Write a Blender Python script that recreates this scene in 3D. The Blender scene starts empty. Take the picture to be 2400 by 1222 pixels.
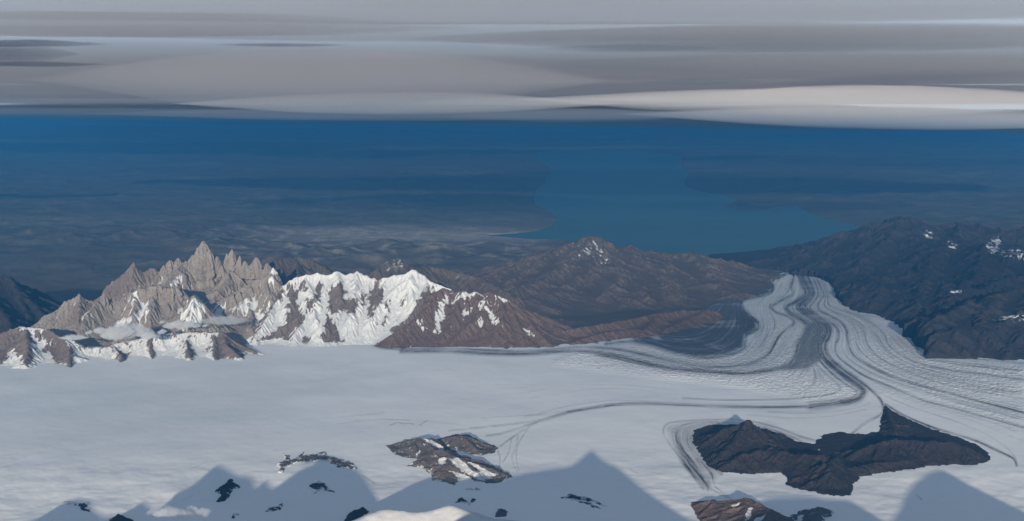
import bpy, math, random
import numpy as np

# ------------------------------------------------------------------ units: design in km, 1 blender unit = 100 m
K = 10.0
rng = np.random.default_rng(11)
random.seed(5)
sc = bpy.context.scene
sc.unit_settings.system = 'METRIC'
sc.unit_settings.scale_length = 100.0
COL = sc.collection
R = math.radians

# ------------------------------------------------------------------ the viewpoint (aircraft window, 9.65 km up)
F = 2970.0
TH = math.atan(391.0 / F)
CZ = 9.65
ST, CT = math.sin(TH), math.cos(TH)

def ray(p, q):
    xc = (p - 1200.0) / F
    yc = (611.0 - q) / F
    return xc, CT + yc * ST, -ST + yc * CT

def at_z(p, q, z):
    dx, dy, dz = ray(p, q)
    t = (z - CZ) / dz
    return np.array([dx * t, dy * t, z])

def at_y(p, q, Y):
    dx, dy, dz = ray(p, q)
    t = Y / dy
    return np.array([dx * t, Y, CZ + dz * t])

def project(x, y, z):
    rz = z - CZ
    depth = np.maximum(y * CT - rz * ST, 0.5)
    up = y * ST + rz * CT
    return 1200.0 + F * x / depth, 611.0 - F * up / depth

SUN_E = R(12.0)
SUN_A = R(4.0)          # light travels along +Y turned a little to the right
LDIR = np.array([math.sin(SUN_A) * math.cos(SUN_E), math.cos(SUN_A) * math.cos(SUN_E), -math.sin(SUN_E)])

# ------------------------------------------------------------------ noise
def _hash(ix, iy, s):
    n = (ix * 374761393 + iy * 668265263 + s * 1442695041).astype(np.int64) & 0x7fffffff
    n = (n ^ (n >> 13)) * 1274126177 & 0x7fffffff
    return (n ^ (n >> 16)) & 0x7fffffff

def perlin(x, y, s=0):
    ix = np.floor(x).astype(np.int64); iy = np.floor(y).astype(np.int64)
    fx = x - ix; fy = y - iy
    u = fx * fx * fx * (fx * (fx * 6 - 15) + 10); v = fy * fy * fy * (fy * (fy * 6 - 15) + 10)
    def g(a, b, dx, dy):
        h = _hash(a, b, s) * (2 * math.pi / 0x7fffffff)
        return np.cos(h) * dx + np.sin(h) * dy
    n00 = g(ix, iy, fx, fy); n10 = g(ix + 1, iy, fx - 1, fy)
    n01 = g(ix, iy + 1, fx, fy - 1); n11 = g(ix + 1, iy + 1, fx - 1, fy - 1)
    a = n00 + u * (n10 - n00); b = n01 + u * (n11 - n01)
    return (a + v * (b - a)) * 1.5

def fbm(x, y, f, octv=5, s=0, gain=0.5):
    o = 0.0; a = 1.0; t = 0.0
    for k in range(octv):
        o = o + a * perlin(x * f + 17.3 * k, y * f - 9.1 * k, s + k); t += a; a *= gain; f *= 2.03
    return o / t

def ridged(x, y, f, octv=5, s=0, gain=0.5):
    o = 0.0; a = 1.0; t = 0.0; w = 1.0
    for k in range(octv):
        n = 1 - np.abs(perlin(x * f + 5.3 * k, y * f + 3.7 * k, s + k)) * 1.6
        n = np.clip(n, 0, 1) ** 2
        o = o + a * n * w; t += a; w = np.clip(n * 1.5, 0, 1); a *= gain; f *= 2.07
    return o / t

def sstep(a, b, x):
    t = np.clip((x - a) / (b - a), 0, 1)
    return t * t * (3 - 2 * t)

def in_poly(px, py, poly):
    inside = np.zeros(px.shape, bool)
    n = len(poly); j = n - 1
    for i in range(n):
        xi, yi = poly[i]; xj, yj = poly[j]
        if yi != yj:
            c = ((yi > py) != (yj > py)) & (px < (xj - xi) * (py - yi) / (yj - yi) + xi)
            inside ^= c
        j = i
    return inside

def seg_dist(px, py, ax, ay, bx, by):
    vx, vy = bx - ax, by - ay
    L = vx * vx + vy * vy + 1e-12
    t = np.clip(((px - ax) * vx + (py - ay) * vy) / L, 0, 1)
    return np.hypot(px - ax - t * vx, py - ay - t * vy), t

def poly_sdf(px, py, poly):
    """signed distance, positive inside"""
    d = np.full(px.shape, 1e9)
    for i in range(len(poly)):
        a = poly[i]; b = poly[(i + 1) % len(poly)]
        d = np.minimum(d, seg_dist(px, py, a[0], a[1], b[0], b[1])[0])
    return np.where(in_poly(px, py, poly), d, -d)

def smooth_line(pts, n=8):
    """Catmull-Rom through 2-tuples (extra columns interpolate too)"""
    P = np.array(pts, float)
    P = np.vstack([2 * P[0] - P[1], P, 2 * P[-1] - P[-2]])
    out = []
    for i in range(1, len(P) - 2):
        for k in range(n):
            t = k / n
            out.append(0.5 * (2 * P[i] + (P[i + 1] - P[i - 1]) * t + (2 * P[i - 1] - 5 * P[i] + 4 * P[i + 1] - P[i + 2]) * t * t
                              + (3 * P[i] - P[i - 1] - 3 * P[i + 1] + P[i + 2]) * t ** 3))
    out.append(P[-2])
    return np.array(out)

def bil(A, fx, fy):
    h, w = A.shape
    fx = np.clip(fx, 0, w - 1.001); fy = np.clip(fy, 0, h - 1.001)
    ix = fx.astype(int); iy = fy.astype(int); u = fx - ix; v = fy - iy
    return (A[iy, ix] * (1 - u) * (1 - v) + A[iy, ix + 1] * u * (1 - v) + A[iy + 1, ix] * (1 - u) * v + A[iy + 1, ix + 1] * u * v)

def blur(A, n):
    for _ in range(n):
        B = np.pad(A, 1, mode='edge')
        A = (B[:-2, 1:-1] + B[2:, 1:-1] + B[1:-1, :-2] + B[1:-1, 2:] + 2 * A) / 6
    return A

# ------------------------------------------------------------------ droplet erosion, many drops at once
def erode(h, cell, drops=60000, steps=45, batch=15000, rate=0.25, seed=1, mask=None):
    g = np.random.default_rng(seed)
    H = (h / cell).astype(np.float64).copy()
    n, m = H.shape
    flow = np.zeros(n * m)
    for b in range(max(1, drops // batch)):
        x = g.uniform(1, m - 2.01, batch); y = g.uniform(1, n - 2.01, batch)
        dx = np.zeros(batch); dy = np.zeros(batch)
        sed = np.zeros(batch); vel = np.ones(batch); water = np.ones(batch)
        alive = np.ones(batch, bool)
        for s in range(steps):
            ix = x.astype(int); iy = y.astype(int); u = x - ix; v = y - iy
            h00 = H[iy, ix]; h10 = H[iy, ix + 1]; h01 = H[iy + 1, ix]; h11 = H[iy + 1, ix + 1]
            gx = (h10 - h00) * (1 - v) + (h11 - h01) * v
            gy = (h01 - h00) * (1 - u) + (h11 - h10) * u
            dx = dx * 0.25 - gx * 0.75; dy = dy * 0.25 - gy * 0.75
            L = np.hypot(dx, dy) + 1e-9
            dx /= L; dy /= L
            h0 = h00 * (1 - u) * (1 - v) + h10 * u * (1 - v) + h01 * (1 - u) * v + h11 * u * v
            nx = np.clip(x + dx, 1, m - 2.01); ny = np.clip(y + dy, 1, n - 2.01)
            jx = nx.astype(int); jy = ny.astype(int); a = nx - jx; c = ny - jy
            h1 = H[jy, jx] * (1 - a) * (1 - c) + H[jy, jx + 1] * a * (1 - c) + H[jy + 1, jx] * (1 - a) * c + H[jy + 1, jx + 1] * a * c
            dh = h1 - h0
            cap = np.maximum(-dh, 0.02) * vel * water * 3.0
            dep = np.where(dh > 0, np.minimum(dh, sed), np.where(sed > cap, (sed - cap) * 0.25, 0.0))
            ero = np.where((dh <= 0) & (sed <= cap), np.minimum((cap - sed) * rate, -dh), 0.0)
            amt = np.where(alive, dep - ero, 0.0)
            sed = sed - amt
            fl = iy * m + ix
            acc = (np.bincount(fl, amt * (1 - u) * (1 - v), n * m) + np.bincount(fl + 1, amt * u * (1 - v), n * m)
                   + np.bincount(fl + m, amt * (1 - u) * v, n * m) + np.bincount(fl + m + 1, amt * u * v, n * m))
            H += np.clip(acc, -0.5, 0.5).reshape(n, m)
            flow += np.bincount(fl, water * alive, n * m)
            vel = np.sqrt(np.maximum(vel * vel - dh * 1.0, 0.05)); vel = np.minimum(vel, 5)
            water = water * 0.985
            x, y = nx, ny
    return H * cell, flow.reshape(n, m)

# ------------------------------------------------------------------ objects
def tag(o, label=None, cat=None, group=None, kind=None):
    if label: o['label'] = label
    if cat: o['category'] = cat
    if group: o['group'] = group
    if kind: o['kind'] = kind
    return o

def make_mesh(name, V, faces, mat, attrs=None, parent=None, smooth=True):
    """V: n x 3 in km (world). The object's origin sits at the middle of its base."""
    V = np.asarray(V, float) * K
    org = np.array([(V[:, 0].min() + V[:, 0].max()) / 2, (V[:, 1].min() + V[:, 1].max()) / 2, V[:, 2].min()])
    me = bpy.data.meshes.new(name)
    faces = np.asarray(faces, np.int32)
    nf, k = faces.shape
    me.vertices.add(len(V)); me.vertices.foreach_set('co', (V - org).astype(np.float32).ravel())
    me.loops.add(nf * k); me.loops.foreach_set('vertex_index', faces.ravel())
    me.polygons.add(nf); me.polygons.foreach_set('loop_start', np.arange(0, nf * k, k, dtype=np.int32))
    try:
        me.polygons.foreach_set('loop_total', np.full(nf, k, np.int32))
    except Exception:
        pass
    me.update(calc_edges=True)
    me.polygons.foreach_set('use_smooth', np.full(nf, smooth))
    for an, arr in (attrs or {}).items():
        a = me.attributes.new(an, 'FLOAT', 'POINT')
        a.data.foreach_set('value', np.asarray(arr, np.float32).ravel())
    me.materials.append(mat)
    o = bpy.data.objects.new(name, me)
    COL.objects.link(o)
    o.location = org
    if parent is not None:
        o.parent = parent
        o.matrix_parent_inverse = parent.matrix_basis.inverted() if False else o.matrix_parent_inverse
        o.location = org - np.array(parent.location)
    return o

def grid_faces(n, m, keep=None):
    idx = np.arange(n * m).reshape(n, m)
    f = np.stack([idx[:-1, :-1], idx[:-1, 1:], idx[1:, 1:], idx[1:, :-1]], -1)
    if keep is not None:
        kq = keep[:-1, :-1] | keep[:-1, 1:] | keep[1:, 1:] | keep[1:, :-1]
        return f[kq]
    return f.reshape(-1, 4)

def field_object(name, X, Y, Z, mat, attrs=None, keep=None, parent=None):
    n, m = X.shape
    f = grid_faces(n, m, keep)
    V = np.stack([X, Y, Z], -1).reshape(-1, 3)
    used = np.unique(f)
    remap = np.full(n * m, -1); remap[used] = np.arange(len(used))
    at = {k: np.broadcast_to(a, X.shape).reshape(-1)[used] for k, a in (attrs or {}).items()}
    return make_mesh(name, V[used], remap[f], mat, at, parent)

# ------------------------------------------------------------------ materials
class NT:
    def __init__(self, name):
        self.m = bpy.data.materials.new(name); self.m.use_nodes = True
        self.t = self.m.node_tree; self.t.nodes.clear()
        self.out = self.t.nodes.new('ShaderNodeOutputMaterial')
    def n(self, typ, **kw):
        nd = self.t.nodes.new(typ)
        for k, v in kw.items(): setattr(nd, k, v)
        return nd
    def link(self, a, b): self.t.links.new(a, b)
    def put(self, sock, v):
        if hasattr(v, 'is_output'): self.link(v, sock)
        elif isinstance(v, (tuple, list)) and len(v) == 3 and sock.type == 'RGBA': sock.default_value = (*v, 1)
        else: sock.default_value = v
    def attr(self, name):
        return self.n('ShaderNodeAttribute', attribute_name=name).outputs['Fac']
    def math(self, op, a, b=0.0, c=0.0, clamp=False):
        nd = self.n('ShaderNodeMath', operation=op, use_clamp=clamp)
        for i, v in enumerate((a, b, c)): self.put(nd.inputs[i], v)
        return nd.outputs[0]
    def noise(self, scale, detail=4, rough=0.55, vec=None, dist=0.0):
        nd = self.n('ShaderNodeTexNoise'); nd.inputs['Scale'].default_value = scale
        nd.inputs['Detail'].default_value = detail; nd.inputs['Roughness'].default_value = rough
        nd.inputs['Distortion'].default_value = dist
        self.link(vec if vec is not None else self.pos(), nd.inputs['Vector'])
        return nd.outputs['Fac']
    def pos(self):
        if not hasattr(self, '_p'): self._p = self.n('ShaderNodeNewGeometry').outputs['Position']
        return self._p
    def scaled(self, sx, sy, sz):
        nd = self.n('ShaderNodeVectorMath', operation='MULTIPLY'); self.link(self.pos(), nd.inputs[0])
        nd.inputs[1].default_value = (sx, sy, sz); return nd.outputs[0]
    def ramp(self, f, a, b, smooth=True):
        nd = self.n('ShaderNodeMapRange', interpolation_type='SMOOTHSTEP' if smooth else 'LINEAR')
        self.put(nd.inputs['Value'], f)
        nd.inputs['From Min'].default_value = a; nd.inputs['From Max'].default_value = b
        return nd.outputs[0]
    def mix(self, f, a, b, blend='MIX'):
        nd = self.n('ShaderNodeMix', data_type='RGBA', blend_type=blend)
        self.put(nd.inputs[0], f); self.put(nd.inputs[6], a); self.put(nd.inputs[7], b)
        return nd.outputs[2]
    def bump(self, h, strength, dist, prev=None):
        nd = self.n('ShaderNodeBump'); nd.inputs['Strength'].default_value = strength
        nd.inputs['Distance'].default_value = dist
        self.link(h, nd.inputs['Height'])
        if prev is not None: self.link(prev, nd.inputs['Normal'])
        return nd.outputs[0]
    def surf(self, col, rough=0.9, normal=None, spec=0.1):
        b = self.n('ShaderNodeBsdfPrincipled')
        self.put(b.inputs['Base Color'], col); self.put(b.inputs['Roughness'], rough)
        b.inputs['Specular IOR Level'].default_value = spec
        if normal is not None: self.link(normal, b.inputs['Normal'])
        self.link(b.outputs[0], self.out.inputs['Surface'])
        return self.m

SNOW = (0.66, 0.655, 0.645)

def rock_snow(name, ca, cb, cc, streak=0.0, bump=0.5, ragged=1.1):
    """rock of two tones with a third in patches, snow where the vertex attribute and a fine noise agree"""
    t = NT(name)
    big = t.noise(0.10, 4, 0.6); mid = t.noise(0.55, 5, 0.62); fine = t.noise(2.4, 6, 0.68)
    c = t.mix(t.ramp(mid, 0.36, 0.64), ca, cb)
    c = t.mix(t.ramp(big, 0.47, 0.63), c, cc)
    if streak:
        st = t.noise(1.0, 5, 0.68, vec=t.scaled(1.3, 1.3, 0.13))
        c = t.mix(t.math('MULTIPLY', t.ramp(st, 0.35, 0.65), streak), c, tuple(v * 0.55 for v in ca))
        h = t.math('ADD', t.math('MULTIPLY', st, 2.4), fine)
    else:
        h = t.math('ADD', t.math('MULTIPLY', mid, 1.4), fine)
    c = t.mix(t.attr('tone'), c, t.mix(t.ramp(mid, 0.4, 0.6), (0.19, 0.105, 0.08), (0.13, 0.085, 0.075)))
    c = t.mix(t.ramp(fine, 0.30, 0.75), tuple(v * 0.62 for v in ca), c)
    s = t.math('ADD', t.attr('snow'), t.math('MULTIPLY', t.math('SUBTRACT', t.math('ADD', t.math('MULTIPLY', mid, 0.5), t.math('MULTIPLY', fine, 0.5)), 0.5), ragged))
    sm = t.ramp(s, 0.44, 0.56)
    sn = t.mix(t.ramp(t.noise(0.3, 4, 0.55), 0.3, 0.7), (0.56, 0.565, 0.575), SNOW)
    col = t.mix(sm, c, sn)
    nb = t.bump(h, bump, 0.9)
    nb2 = t.bump(t.noise(0.7, 5, 0.5), 0.3, 0.5)
    nm = t.n('ShaderNodeMix', data_type='VECTOR'); t.link(sm, nm.inputs[0]); t.link(nb, nm.inputs[4]); t.link(nb2, nm.inputs[5])
    return t.surf(col, 0.88, nm.outputs[1])

M_granite = rock_snow('granite', (0.51, 0.435, 0.385), (0.44, 0.38, 0.345), (0.36, 0.31, 0.285), streak=0.6, bump=0.8)
M_ribs = rock_snow('snowy_rock', (0.25, 0.20, 0.18), (0.18, 0.15, 0.145), (0.22, 0.16, 0.14), bump=0.6, ragged=1.4)
M_brown = rock_snow('brown_rock', (0.20, 0.135, 0.11), (0.15, 0.115, 0.105), (0.215, 0.15, 0.125), bump=0.6, ragged=1.5)
M_far = rock_snow('far_rock', (0.15, 0.115, 0.10), (0.12, 0.098, 0.09), (0.22, 0.165, 0.14), bump=0.7, ragged=1.4)
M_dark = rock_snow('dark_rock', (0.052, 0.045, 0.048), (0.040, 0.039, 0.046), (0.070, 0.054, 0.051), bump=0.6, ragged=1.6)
M_grey = rock_snow('grey_rock', (0.17, 0.15, 0.145), (0.13, 0.12, 0.12), (0.20, 0.155, 0.14), bump=0.6, ragged=1.7)

# ------------------------------------------------------------------ relief from ridge lines
def spurs_of(line, base, g, spacing, slope, both=True, wander=0.35, face=1.0, level=1):
    out = []
    L = np.vstack(line)
    seg = np.hypot(*(L[1:, :2] - L[:-1, :2]).T)
    tot = seg.sum(); s = spacing * g.uniform(0.3, 0.9)
    cum = np.concatenate([[0], np.cumsum(seg)])
    side = 1
    while s < tot:
        i = min(np.searchsorted(cum, s) - 1, len(seg) - 1); i = max(i, 0)
        t = (s - cum[i]) / (seg[i] + 1e-9)
        P = L[i] * (1 - t) + L[i + 1] * t
        d = (L[i + 1] - L[i])[:2]; d = d / (np.hypot(*d) + 1e-9)
        for sg in ((1, -1) if both else (side,)):
            nrm = np.array([-d[1], d[0]]) * sg
            a = g.uniform(-0.5, 0.5)
            v = np.array([nrm[0] * math.cos(a) - nrm[1] * math.sin(a), nrm[0] * math.sin(a) + nrm[1] * math.cos(a)])
            pts = [P.copy()]; Q = P.copy(); sl = slope * g.uniform(0.8, 1.25)
            step = spacing * 0.55
            while Q[2] > base + 0.05 and len(pts) < 9:
                a = g.uniform(-wander, wander)
                v = np.array([v[0] * math.cos(a) - v[1] * math.sin(a), v[0] * math.sin(a) + v[1] * math.cos(a)])
                hh = max(Q[2] - base, 0.05)
                dz = step * sl * min(1.0, 0.35 + hh / 0.9) * g.uniform(0.6, 1.4)
                Q = np.array([Q[0] + v[0] * step, Q[1] + v[1] * step, Q[2] - dz])
                pts.append(Q.copy())
            if len(pts) > 1: out.append(np.array(pts))
        side = -side
        s += spacing * g.uniform(0.7, 1.3)
    return out

def ridge_height(X, Y, lines, base, face, npow=1.7):
    """max over all ridge segments of a concave flank"""
    H = np.full(X.shape, -9.0)
    x0, y0 = X[0, 0], Y[0, 0]; cx = X[0, 1] - X[0, 0]; cy = Y[1, 0] - Y[0, 0]
    n, m = X.shape
    for ln, fc in lines:
        for a, b in zip(ln[:-1], ln[1:]):
            zt = max(a[2], b[2]) - base + 0.15
            if zt <= 0.02: continue
            r = zt / fc * npow + 0.1
            i0 = max(int((min(a[0], b[0]) - r - x0) / cx), 0); i1 = min(int((max(a[0], b[0]) + r - x0) / cx) + 2, m)
            j0 = max(int((min(a[1], b[1]) - r - y0) / cy), 0); j1 = min(int((max(a[1], b[1]) + r - y0) / cy) + 2, n)
            if i1 <= i0 or j1 <= j0: continue
            sx = X[j0:j1, i0:i1]; sy = Y[j0:j1, i0:i1]
            d, t = seg_dist(sx, sy, a[0], a[1], b[0], b[1])
            z = a[2] + (b[2] - a[2]) * t - base + 0.15
            z = np.maximum(z, 0.02)
            c = base - 0.15 + z * np.maximum(1 - fc * d / (z * npow), 0) ** npow
            H[j0:j1, i0:i1] = np.maximum(H[j0:j1, i0:i1], c)
    return H

def relief(x0, x1, y0, y1, res, ridges, base, face=0.95, spacing=0.8, slope=0.6, sub=True, seed=1, warp=0.07,
           rough=0.10, drops=60000, floor=None, ero_steps=45, soft=1, npow=1.7, rf=1.6):
    g = np.random.default_rng(seed)
    nx = int((x1 - x0) / res) + 1; ny = int((y1 - y0) / res) + 1
    xs = np.linspace(x0, x1, nx); ys = np.linspace(y0, y1, ny)
    lines = [(np.array(r), face) for r in ridges]
    sp = []
    for r in ridges:
        sp += spurs_of(np.array(r), base, g, spacing, slope)
    lines += [(s, face * 1.05) for s in sp]
    if sub:
        for s in list(sp):
            lines += [(q, face * 1.15) for q in spurs_of(s, base, g, spacing * 0.5, slope * 1.1)]
    c = 2
    Xc, Yc = np.meshgrid(xs[::c], ys[::c])
    wx = Xc + warp * fbm(Xc, Yc, 1.3, 4, seed) * 2; wy = Yc + warp * fbm(Xc, Yc, 1.3, 4, seed + 40) * 2
    # evaluate on the unwarped lattice, then look it up at the warped places
    Hc = ridge_height(Xc, Yc, lines, base, face, npow)
    Hc = np.maximum(Hc, base - 0.4)
    Hc = blur(Hc, soft)
    X, Y = np.meshgrid(xs, ys)
    wx = X + warp * fbm(X, Y, 1.1, 5, seed) * 1.6; wy = Y + warp * fbm(X, Y, 1.1, 5, seed + 40) * 1.6
    H = bil(Hc, (wx - xs[0]) / (xs[1] - xs[0]) / c, (wy - ys[0]) / (ys[1] - ys[0]) / c)
    if rough:
        amp = np.clip((H - base + 0.1) / 0.8, 0, 1) * rough
        H = H + amp * (ridged(X, Y, rf, 6, seed + 7, 0.55) - 0.35)
    if floor is not None:
        H = np.maximum(H, floor(X, Y))
    flow = np.zeros_like(H)
    if drops:
        H, flow = erode(H, xs[1] - xs[0], drops, ero_steps, seed=seed)
    return X, Y, H, flow

def slope_of(X, Y, H):
    gy, gx = np.gradient(H, Y[1, 0] - Y[0, 0], X[0, 1] - X[0, 0])
    return np.hypot(gx, gy), gx, gy

def painter(X, Y, H, jag=5.0, seed=3):
    """photo coordinates of every surface point, with ragged edges for traced rock and snow outlines"""
    p, q = project(X, Y, H)
    p = p + jag * fbm(X, Y, 4.0, 4, seed) * 2; q = q + jag * fbm(X, Y, 4.0, 4, seed + 9) * 1.4
    return p, q

def edge_fade(X, Y, w=0.6):
    dx = np.minimum(X - X.min(), X.max() - X); dy = np.minimum(Y - Y.min(), Y.max() - Y)
    return sstep(0, w, np.minimum(dx, dy))

def RL(*pts):
    return [at_y(*p) for p in pts]

# ------------------------------------------------------------------ the ice: one continuous surface from the plateau down the outlet tongue
def z_ice(x, y):
    z = 1.25 - 0.92 * sstep(37.0, 67.0, y)
    z = z + 0.065 * fbm(x, y, 0.15, 3, 5) + 0.016 * fbm(x, y * 0.6, 0.7, 3, 6)
    z = z + 0.085 * sstep(30.5, 26, y) * fbm(x, y, 0.45, 5, 15)
    z = z + 0.05 * sstep(30, 20, y)
    return z

def on_ice(p, q):
    z = 1.25
    for _ in range(12):
        P = at_z(p, q, z); z = float(z_ice(np.array([P[0]]), np.array([P[1]]))[0])
    return at_z(p, q, z)

# flow lines traced along the moraines, ordered across the glacier: (order, darkness, half width px, points)
FLOW = [
 (0.0, 0.75, 4.5, [(1850,640),(1822,650),(1806,659),(1811,673),(1803,686),(1765,698),(1741,706),(1737,722),(1755,741),(1776,756),(1777,771),(1750,785),(1746,803),(1740,818),(1700,834),(1650,839),(1600,832),(1560,822),(1530,810),(1500,800),(1470,801),(1420,806)]),
 (1.0, 0.7, 3.6, [(1862,640),(1854,672),(1856,690),(1824,708),(1806,720),(1820,732),(1847,742),(1861,755),(1843,771),(1823,792),(1808,823),(1786,841),(1755,852),(1703,859),(1652,858),(1600,850),(1540,838),(1480,824),(1420,816),(1340,815),(1250,823),(1140,821),(1040,817),(940,819),(878,810),(835,778)]),
 (2.0, 0.85, 5.5, [(1869,640),(1879,664),(1889,690),(1868,706),(1843,720),(1856,737),(1888,754),(1896,766),(1884,785),(1870,804),(1867,823),(1855,846),(1833,860),(1792,869),(1737,874),(1669,871),(1600,865),(1540,856),(1480,842),(1420,830),(1340,822),(1250,829),(1140,829),(1040,823),(940,824)]),
 (3.0, 1.0, 9.0, [(1877,640),(1884,656),(1894,672),(1900,686),(1893,700),(1878,713),(1877,722),(1893,735),(1920,752),(1936,770),(1932,787),(1921,806),(1926,830),(1950,858),(1977,879),(2001,896),(2020,910),(2023,923),(2008,935),(1967,944),(1900,952)]),
 (3.0, 0.75, 3.6, [(1990,940),(1967,944),(1900,952),(1767,954),(1600,949),(1520,946),(1440,948),(1330,966)]),
 (3.0, 0.45, 2.6, [(1440,948),(1330,966),(1240,1000),(1165,1052)]),
 (2.9, 0.8, 2.6, [(1884,665),(1889,688),(1868,712),(1868,724),(1886,738),(1912,756),(1924,772),(1919,790),(1908,808),(1912,832),(1936,862),(1960,884),(1988,904),(2006,916),(2004,926),(1985,935),(1940,942)]),
 (3.4, 0.9, 4.0, [(1890,640),(1899,660),(1907,686),(1898,704),(1888,718),(1905,735),(1931,752),(1946,770),(1943,790),(1934,808),(1941,832),(1966,858),(1997,880),(2024,900),(2050,922),(2066,942),(2074,968)]),
 (4.0, 0.7, 2.6, [(1899,640),(1910,662),(1917,690),(1906,708),(1899,722),(1916,737),(1944,754),(1962,771),(1965,792),(1957,810),(1962,833),(1995,860),(2026,880),(2066,897),(2110,915),(2167,938),(2220,952),(2290,971),(2400,1001)]),
 (5.0, 0.7, 2.8, [(1906,641),(1922,668),(1930,692),(1918,712),(1920,727),(1944,740),(1968,753),(1983,771),(1986,792),(1992,818),(2008,840),(2047,863),(2098,886),(2160,905),(2220,921),(2300,942),(2400,968)]),
 (6.0, 0.5, 3.0, [(1918,643),(1934,672),(1941,700),(1944,716),(1975,728),(2018,743),(2050,762),(2074,786),(2080,806),(2110,830),(2150,850),(2230,868),(2300,876),(2400,890)]),
 (7.0, 0.35, 4.0, [(1944,650),(1948,672),(1966,693),(1982,712),(1990,727),(2047,741),(2098,755),(2136,771),(2162,788),(2152,806),(2162,832),(2253,838),(2400,851)]),
 (2.6, 0.55, 2.2, [(1873,640),(1881,660),(1891,680),(1886,700),(1858,716),(1866,732),(1898,750),(1914,768),(1908,790),(1897,812),(1900,835),(1920,862),(1945,884),(1965,902),(1968,915),(1940,925),(1850,935),(1700,938),(1600,934)]),
 (4.5, 0.4, 1.6, [(1903,640),(1916,666),(1924,690),(1912,710),(1910,725),(1930,738),(1956,754),(1972,771),(1975,792),(1973,812),(1985,838),(2020,862),(2060,882),(2130,905),(2200,926),(2300,951),(2400,980)]),
 (5.5, 0.4, 1.8, [(1912,642),(1928,670),(1935,696),(1930,714),(1948,728),(1990,744),(2015,758),(2026,780),(2032,806),(2055,834),(2098,858),(2160,882),(2240,905),(2400,935)]),
 (3.7, 0.35, 2.0, [(2060,920),(2090,935),(2140,956),(2200,975),(2270,1000),(2330,1030),(2372,1062),(2385,1088)]),
 (3.55, 0.9, 3.0, [(2074,948),(2120,975),(2183,1001),(2235,1017),(2290,1034),(2340,1058),(2376,1076),(2383,1092)]),
 # moraine loop round the dark nunatak
 (3.30, 0.45, 3.0, [(1650,1150),(1628,1120),(1600,1080),(1572,1045),(1556,1018),(1558,1000),(1580,990),(1660,984),(1740,985),(1810,1000),(1870,1022),(1915,1035)]),
 (3.36, 0.5, 3.5, [(1668,1150),(1650,1120),(1622,1080),(1598,1050),(1584,1025),(1590,1004),(1620,993),(1690,990),(1750,994),(1800,1008),(1860,1030)]),
 (3.40, 0.6, 6.0, [(1690,1110),(1655,1080),(1630,1055),(1615,1030),(1618,1010),(1650,998),(1720,997)]),
]
EXTRA = [   # further thin dark bands, not part of the flow ordering
 (0.55, 1.5, [(1165,1052),(1172,1075),(1168,1100)]), (0.55, 1.4, [(1200,1025),(1192,1060),(1178,1085)]),
 (0.5, 1.4, [(1215,1018),(1208,1050),(1200,1075),(1212,1108)]), (0.5, 1.6, [(1240,1001),(1215,1040),(1210,1075),(1216,1104)]),
 (0.35, 1.6, [(1440,948),(1330,968),(1260,985),(1180,995),(1100,1004)]), (0.35, 1.6, [(1330,968),(1250,988),(1160,1000),(1050,1010)]),
 (0.45, 3.0, [(1330,968),(1250,992),(1180,1015),(1140,1022)]), (0.3, 1.5, [(1440,947),(1360,958),(1280,970),(1230,975)]),
 (0.25, 1.2, [(1250,972),(1180,977),(1130,980)]), (0.6, 1.6, [(1655,1138),(1690,1160),(1715,1172)]), (0.5, 1.6, [(1675,1140),(1700,1160),(1725,1175)]),
 (0.5, 1.5, [(1475,1100),(1495,1110)]), (0.5, 2.0, [(850,1115),(865,1125),(878,1133)]), (0.3, 1.2, [(400,1185),(430,1172),(455,1160)]),
 (0.28, 1.2, [(445,1100),(465,1092),(485,1080)]), (0.3, 1.0, [(1530,1050),(1545,1060)]), (0.22, 1.6, [(700,985),(800,978),(900,968)]), (0.22, 1.6, [(760,1000),(860,985),(960,985)]),
 (0.45, 1.3, [(915,997),(930,991),(945,993),(960,992),(970,995)]), (0.5, 1.1, [(984,996),(994,990),(1003,985)]), (0.4, 1.4, [(836,1010),(852,1012)]),
 (0.55, 2.0, [(2148,1160),(2160,1170)]), (0.25, 1.5, [(1800,965),(1900,968),(1990,960),(2040,945)]), (0.3, 1.5, [(1750,972),(1850,980),(1950,975),(2030,960)]),
 (0.4, 3.0, [(1690,1000),(1780,1004),(1850,1022)]), (0.5, 4.0, [(1995,1018),(2030,990),(2060,975),(2072,962)]), (0.3, 1.2, [(2060,913),(2140,940),(2240,972),(2400,1035)]),
 (0.35, 1.4, [(2130,925),(2200,945),(2300,965),(2390,998)]), (0.4, 1.4, [(2180,845),(2260,850),(2400,870)]), (0.4, 1.6, [(2230,858),(2310,862),(2400,882)]),
]
GS = 2.0
gq0 = 600.0
GW, GH = int(2600 / GS), int((1260 - gq0) / GS)
GP, GQ = np.meshgrid(-100 + np.arange(GW) * GS, gq0 + np.arange(GH) * GS)
debris_map = np.zeros((GH, GW))
psi_c = 6.0
PW, PH = int(2600 / psi_c) + 1, int((1260 - gq0) / psi_c) + 1
psi = np.full((PH, PW), np.nan); 

def stamp(pts, dark, w, jag=0.0):
    global debris_map
    L = smooth_line(pts, 8)
    for a, b in zip(L[:-1], L[1:]):
        r = w * 2.6 + 2
        i0 = max(int((min(a[0], b[0]) - r + 100) / GS), 0); i1 = min(int((max(a[0], b[0]) + r + 100) / GS) + 2, GW)
        j0 = max(int((min(a[1], b[1]) - r - gq0) / GS), 0); j1 = min(int((max(a[1], b[1]) + r - gq0) / GS) + 2, GH)
        if i1 <= i0 or j1 <= j0: continue
        d, _ = seg_dist(GP[j0:j1, i0:i1], GQ[j0:j1, i0:i1], a[0], a[1], b[0], b[1])
        v = dark * np.exp(-(d / w) ** 2)
        debris_map[j0:j1, i0:i1] = np.maximum(debris_map[j0:j1, i0:i1], v)

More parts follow.
